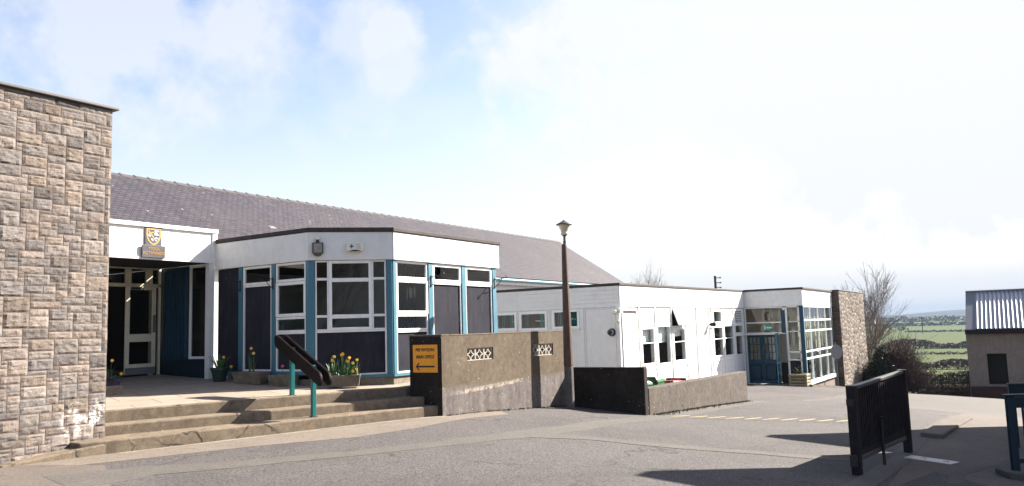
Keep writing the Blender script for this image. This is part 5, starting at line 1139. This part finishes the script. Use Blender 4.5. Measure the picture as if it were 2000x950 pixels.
# ------------------------------------------------------------------ bare trees, bushes, hedges
def bare_tree(base, height, stems, seed, spread, lean=(0, 0), mat='bark', rmin=.009, name='bare_tree', label='', levels=5, group=None, r0=.11, dens=1.0):
    rnd = random.Random(seed); tr = empty(name, base, label, 'tree', group); trunk = MB(); crown = MB(); cnt = [0]
    def grow(p, d, L, r, lev):
        if cnt[0] > 5200: return
        n = 4 if lev < 2 else 3; pts = [p]; rad = [r]; dd = d.copy(); q = p.copy(); kids = []
        for i in range(n):
            dd = (dd + Vector((rnd.gauss(0, .10), rnd.gauss(0, .10), rnd.gauss(.02, .07)))).normalized(); q = q + dd * L / n; pts.append(q.copy()); rr = max(rmin, r * (1 - .62 * (i + 1) / n)); rad.append(rr); kids.append((q.copy(), dd.copy(), rr))
        (trunk if lev == 0 else crown).tube(pts, rad, 6 if lev < 2 else 3, cap=False); cnt[0] += 1
        if lev >= levels: return
        for i, (q, dd, rr) in enumerate(kids):
            k = 2 if (lev > 0 or i > 0) else 1
            if i == n - 1: k = 3 if lev < 3 else 2
            for _ in range(k):
                if rnd.random() > dens and i < n - 1: continue
                ax = Vector((rnd.gauss(0, 1), rnd.gauss(0, 1), rnd.gauss(0, .5))).normalized(); nd = (dd + ax * rnd.uniform(.3, .65) * (1 if i < n - 1 else .7) + Vector((0, 0, .05))).normalized()
                grow(q, nd, L * rnd.uniform(.52, .78), max(rmin, rr * .78), lev + 1)
    b = Vector(base)
    for s in range(stems):
        a = 2 * math.pi * s / stems + rnd.uniform(-.4, .4); o = Vector((math.cos(a), math.sin(a), 0))
        d = (Vector((0, 0, 1)) + o * spread * rnd.uniform(.5, 1.2) + Vector((lean[0], lean[1], 0))).normalized()
        grow(b + o * .15 - Vector((0, 0, .2)), d, height * rnd.uniform(.42, .55), r0, 0)
    obj('trunk', trunk, M[mat], tr, smooth=True); obj('crown', crown, M[mat], tr); return tr
bare_tree((51.3, 8.0, g(51.3, 8.0)), 5.7, 6, 17, .75, lean=(0, -.22), label='large bare ash tree spreading behind the small stone wing', r0=.115, levels=4, dens=.97, rmin=.006)
for i, (x, y, h, lab) in enumerate(((56, 24.6, 7.1, 'bare grey tree top behind the slate roof end, left one'), (57, 22.6, 6.8, 'bare grey tree top above the classroom roof, right one'))):
    bare_tree((x, y, g(x, y)), h, 6, 21 + i, .42, mat='barkfar', label=lab, group='bare trees behind the classroom block', r0=.08, levels=4, dens=.85, rmin=.007)

for i, (x, y, h, lab) in enumerate(((-9, -5, 9, 'bare tree behind the viewpoint, nearest the yard'), (-13, -11, 10, 'bare tree behind the viewpoint, furthest back'), (-5, -13, 9, 'bare tree behind the viewpoint, towards the unseen shade block'))):
    bare_tree((x, y, g(x, y)), h, 4, 41 + i, .5, label=lab, group='bare trees behind the viewpoint', r0=.14, levels=3, dens=.8, rmin=.012)

def leafquads(mb, c, r, n, s, rnd, hollow=.45):
    for _ in range(n):
        v = Vector((rnd.gauss(0, 1), rnd.gauss(0, 1), rnd.gauss(0, 1))).normalized() * (hollow + (1 - hollow) * rnd.random() ** .6)
        p = Vector((c[0] + v.x * r[0], c[1] + v.y * r[1], c[2] + v.z * r[2])); t_ = Vector((rnd.gauss(0, 1), rnd.gauss(0, 1), rnd.gauss(0, 1))).normalized(); u = t_.cross(Vector((rnd.gauss(0, 1), rnd.gauss(0, 1), rnd.gauss(0, 1)))).normalized(); k = s * rnd.uniform(.6, 1.4)
        mb.add([p - t_ * k, p + u * k * .6, p + t_ * k, p - u * k * .6], [(0, 1, 2, 3)])
def bush(name, base, size, n, mat, label, cat='bush', seed=1, leaf=.05, twigs=0, lobes=9, parent_group=None, twigmat='twig'):
    rnd = random.Random(seed); z = g(*base); b = empty(name, (base[0], base[1], z), label, cat, parent_group); mb = MB()
    for k in range(lobes):
        a = rnd.uniform(0, 6.28); rr = rnd.random() ** .5 * .62; h = rnd.uniform(.25, .78); w = rnd.uniform(.26, .42)
        leafquads(mb, (base[0] + math.cos(a) * rr * size[0] * (1.15 - h * .5), base[1] + math.sin(a) * rr * size[1] * (1.15 - h * .5), z + h * size[2]), (size[0] * w, size[1] * w, size[2] * w * .62), n // lobes, leaf, rnd)
    if n: obj('foliage', mb, M[mat], b)
    mb = MB()
    for _ in range(twigs):
        a = rnd.uniform(0, 6.28); e = rnd.uniform(.12, 1.35); p = Vector((base[0] + rnd.gauss(0, size[0] * .2), base[1] + rnd.gauss(0, size[1] * .2), z + rnd.uniform(0, .35) * size[2])); L = size[2] * rnd.uniform(.3, .8)
        d = Vector((math.cos(a) * math.cos(e) * size[0] / size[2], math.sin(a) * math.cos(e) * size[1] / size[2], math.sin(e))); q = p + d * L * .55 + Vector((rnd.gauss(0, .06), rnd.gauss(0, .06), 0)); w = q + d * L * .45 + Vector((rnd.gauss(0, .12), rnd.gauss(0, .12), .05))
        mb.tube([p, q, w], [.013, .009, .005], 3, cap=False)
        for _k in range(3):
            s0 = p.lerp(q, rnd.random()) if rnd.random() < .5 else q.lerp(w, rnd.random()); mb.tube([s0, s0 + (d + Vector((rnd.gauss(0, .6), rnd.gauss(0, .6), rnd.gauss(0, .5)))) * L * .2], [.007, .004], 3, cap=False)
    if twigs: obj('twigs', mb, M[twigmat], b)
    return b
bush('thorn_bush', (45.6, 5.75), (1.55, 1.65, 2.9), 2500, 'twig', 'dense red brown leafless thorn bush behind the dark gate', seed=3, leaf=.035, twigs=1500, lobes=12)
bush('ivy_bush', (44.8, 6.5), (.9, .9, 2.35), 5200, 'ivy', 'glossy dark green ivy bush on the left of the thorn bush', seed=4, leaf=.05, lobes=10, twigs=60)
bush('scrub_bush', (45.6, 7.4), (.8, .7, 1.5), 900, 'twig', 'small brown scrub bush at the foot of the stone wing', seed=9, leaf=.035, twigs=500)
for i, (x, y, s, mt, lab) in enumerate(((60, 5.4, (1.8, 1.6, 1.6), 'olive', 'olive green scrub bush behind the field gate, left one'), (60.5, 3.0, (2.0, 1.9, 1.7), 'olive', 'olive green scrub bush behind the field gate, nearest the shed'), (62, 6.6, (2, 1.8, 1.9), 'hedge2', 'brown bush beyond the thorn bush'), (66, 4.4, (2.2, 2.0, 1.9), 'olive', 'middle olive scrub bush further behind the field gate'))):
    bush('scrub_bush', (x, y), s, 3800, mt, lab, seed=30 + i, leaf=.065, twigs=160, parent_group='scrub bushes beyond the gate')
bush('bramble_bank', (56.5, 4.2), (1.0, 2.6, .9), 2600, 'hedge2', 'low brown bramble bank just behind the rusty field gate', seed=51, leaf=.05, twigs=600)

def hedge(name, p0, p1, h, w, n, leaf, mat, label, seed, bumps=.4, group='far field hedges', trees=()):
    """a long far hedgerow: many leaf faces in a lumpy strip"""
    rnd = random.Random(seed); a, b = Vector(p0), Vector(p1); L = (b - a).length; d = (b - a) / L; nn = Vector((-d.y, d.x)); mb = MB(); c = (a + b) / 2
    for _ in range(n):
        s = rnd.random() * L; q = a + d * s + nn * rnd.gauss(0, w * .4); hh = h * (1 + bumps * mnoise.noise((s / (h * 2.6), seed, 0)) + bumps * .6 * mnoise.noise((s / (h * .9), seed, 3)))
        for (ts, tr, th) in trees:
            e = 1 - ((s - ts) / tr) ** 2
            if e > 0: hh = max(hh, th * math.sqrt(e))
        z = g(q.x, q.y) + hh * rnd.random() ** .55; k = leaf * rnd.uniform(.6, 1.4)
        t_ = Vector((rnd.gauss(0, 1), rnd.gauss(0, 1), rnd.gauss(0, 1))).normalized() * k; u = t_.cross(Vector((rnd.gauss(0, 1), rnd.gauss(0, 1), rnd.gauss(0, 1)))).normalized() * k * .7; p = Vector((q.x, q.y, z))
        mb.add([p - t_, p + u, p + t_, p - u], [(0, 1, 2, 3)])
    o = obj(name, mb, M[mat], kind=None); tag(o, label, 'hedge', group); return o
# (along y; x is roughly the distance)
hedge('hedge', (140, -14), (136, 40), .9, 1.6, 14000, .16, 'hedge2', 'nearest far hedge, dark rounded bushes below the first field', 61, trees=((17, 3.2, 1.4), (23.5, 4, 1.5), (32, 5, 1.6), (44, 5, 1.8)))
hedge('hedge', (232, 4), (236, 26), .5, 1.2, 700, .22, 'hedge2', 'broken low brown hedge line in the middle field', 62, bumps=1.3)
hedge('hedge', (305, -45), (312, 90), 1.7, 4, 16000, .32, 'hedge2', 'dark hedge with trees crossing behind the middle field', 63, bumps=.5, trees=((58, 9, 3.0), (80, 10, 3.6), (105, 12, 6)))
hedge('hedge', (560, -80), (640, 140), 1.0, 3, 4000, .5, 'hedge', 'thin hedge line across the upper field', 64, bumps=.8, trees=((168, 10, 5), (185, 12, 6)))
hedge('hedge', (900, -140), (960, 260), 3, 10, 6000, 1.0, 'hedge', 'far hedge and small trees along the top of the fields', 65, bumps=.8)
hedge('hedge', (1300, -260), (1400, 450), 6, 40, 7000, 2.0, 'hedge', 'farthest dark tree line below the hazy hill', 66, bumps=.8)
mb = MB()
for px_, py_ in ((1310, 200),): mb.box(px_ - 5, px_ + 5, py_ - 8, py_ + 8, g(px_, py_), g(px_, py_) + 6)
fm = empty('farmhouse', (1310, 200, g(1310, 200)), 'tiny white farmhouse far off below the hazy hill', 'house'); obj('wall', mb, M['white2'], fm)
mb = MB()
for px_, py_ in ((1310, 200),):
    z = g(px_, py_) + 6; mb.add([(px_ - 5.5, py_ - 8.5, z), (px_ + 5.5, py_ - 8.5, z), (px_ + 5.5, py_ + 8.5, z), (px_ - 5.5, py_ + 8.5, z), (px_, py_ - 8.5, z + 4), (px_, py_ + 8.5, z + 4)], [(0, 1, 4), (1, 2, 5, 4), (2, 3, 5), (3, 0, 4, 5)])
obj('roof', mb, M['slate'], fm)
HAZE = 2.2e-4; SKYS = .06; CLOUDV = .225; HORV = .222; EXPO = 2.2
CLOUDS = [(1, 22, 16, 33, 1.0), (22, 21, 3, 12, .95), (29.5, 17.4, 1.5, 5.5, .85), (31.5, 17.8, .5, 3.5, .7), (40.9, 21.3, .5, 3.6, .7), (40.2, 18.9, .5, 3.2, .6), (43.5, 20.8, .5, 3, .5), (51, 20.8, .5, 5.5, .65), (54, 19.5, .5, 4.5, .5), (60, 19, 3, 10, .6), (46, 12, 3, 10, .35), (56, 14, 2, 7, .35)]
# ------------------------------------------------------------------ haze
mb = MB(); mb.box(-5700, 5700, -5700, 5700, -24, 62); hz = obj('haze', mb, None, kind='stuff')
m = bpy.data.materials.new('valley_haze'); m.use_nodes = True; t = m.node_tree; t.nodes.clear(); out = t.nodes.new('ShaderNodeOutputMaterial'); v = t.nodes.new('ShaderNodeVolumePrincipled')
v.inputs['Color'].default_value = (.23, .30, .42, 1); v.inputs['Density'].default_value = HAZE; t.links.new(v.outputs[0], out.inputs['Volume']); hz.data.materials.append(m)
# ------------------------------------------------------------------ sun, sky, camera
SUN_AZ, SUN_EL = -32.5, 34.0
sd = Vector((math.cos(RAD(SUN_EL)) * math.cos(RAD(SUN_AZ)), math.cos(RAD(SUN_EL)) * math.sin(RAD(SUN_AZ)), math.sin(RAD(SUN_EL))))
L = bpy.data.lights.new('sun', 'SUN'); L.energy = 5.0; L.angle = RAD(.5); L.color = (1, .93, .83); lo = bpy.data.objects.new('sun', L); COL.objects.link(lo); lo.rotation_euler = (-sd).to_track_quat('-Z', 'Y').to_euler()
W = bpy.data.worlds.new('World'); S.world = W; W.use_nodes = True; t = W.node_tree; t.nodes.clear(); out = t.nodes.new('ShaderNodeOutputWorld')
sky = N(t, 'ShaderNodeTexSky', sky_type='NISHITA', sun_disc=False); sky.sun_elevation = RAD(SUN_EL); sky.sun_rotation = RAD(90 - SUN_AZ); sky.altitude = 50; sky.dust_density = 1.2; sky.ozone_density = 1.0
tc = N(t, 'ShaderNodeTexCoord'); D = tc.outputs['Generated']
sx = N(t, 'ShaderNodeSeparateXYZ'); t.links.new(D, sx.inputs[0])
zz = math_(t, 'ADD', math_(t, 'MAXIMUM', sx.outputs[2], 0), .16)
cb_ = N(t, 'ShaderNodeCombineXYZ'); t.links.new(math_(t, 'DIVIDE', sx.outputs[0], zz), cb_.inputs[0]); t.links.new(math_(t, 'DIVIDE', sx.outputs[1], zz), cb_.inputs[1])
n1 = noise(t, cb_.outputs[0], 1.1, 9, .6); n2 = noise(t, D, 10, 9, .6); n3 = noise(t, D, 3.2, 3, .5)
def toward(az, el, lo_, hi_):
    d = Vector((math.cos(RAD(el)) * math.cos(RAD(az)), math.cos(RAD(el)) * math.sin(RAD(az)), math.sin(RAD(el))))
    vm = N(t, 'ShaderNodeVectorMath', operation='DOT_PRODUCT'); t.links.new(D, vm.inputs[0]); vm.inputs[1].default_value = d
    a = math_(t, 'ARCCOSINE', math_(t, 'MINIMUM', vm.outputs['Value'], .99999))
    a = math_(t, 'ADD', a, math_(t, 'MULTIPLY', math_(t, 'SUBTRACT', n2, .5), (.35 if hi_ > .5 else hi_ * 4.2)))
    return ramp(t, a, lo_, hi_, 1, 0)
cl = ramp(t, n1, .50, .72, 0, .45)
for az, el, a, b, k in CLOUDS:
    cl = math_(t, 'MAXIMUM', cl, math_(t, 'MULTIPLY', toward(az, el, RAD(a), RAD(b)), k))
hzn = ramp(t, sx.outputs[2], .04, .27, 1.0, 0); cl = math_(t, 'MAXIMUM', cl, hzn)
bg1 = N(t, 'ShaderNodeBackground'); bg2 = N(t, 'ShaderNodeBackground'); t.links.new(mix(t, 1.0, sky.outputs[0], (1.14, 1.0, .97), 'MULTIPLY'), bg1.inputs[0]); bg1.inputs[1].default_value = SKYS
bg2.inputs[0].default_value = (.965, .978, 1, 1); t.links.new(ramp(t, sx.outputs[2], .05, .30, HORV, CLOUDV), bg2.inputs[1])
mx = N(t, 'ShaderNodeMixShader'); t.links.new(cl, mx.inputs[0]); t.links.new(bg1.outputs[0], mx.inputs[1]); t.links.new(bg2.outputs[0], mx.inputs[2]); t.links.new(mx.outputs[0], out.inputs[0])

cam = bpy.data.cameras.new('camera'); cam.sensor_width = 36; cam.lens = 1561 / 2000 * 36; cam.clip_start = .05; cam.clip_end = 20000
co = bpy.data.objects.new('camera', cam); COL.objects.link(co); S.camera = co
yaw, pit, rol = RAD(32.47), RAD(6.14), RAD(-1.74)
fw = Vector((math.cos(yaw) * math.cos(pit), math.sin(yaw) * math.cos(pit), math.sin(pit))); rt = Vector((math.sin(yaw), -math.cos(yaw), 0)); upv = rt.cross(fw)
r2 = rt * math.cos(rol) + upv * math.sin(rol); u2 = -rt * math.sin(rol) + upv * math.cos(rol)
co.matrix_world = Matrix((r2, u2, -fw)).transposed().to_4x4()
S.view_settings.view_transform = 'Standard'; S.view_settings.look = 'None'; S.view_settings.gamma = 1; S.view_settings.exposure = EXPO
S.render.engine = 'CYCLES'; S.cycles.volume_bounces = 1; S.cycles.max_bounces = 8; S.cycles.transparent_max_bounces = 16; S.cycles.use_denoising = True
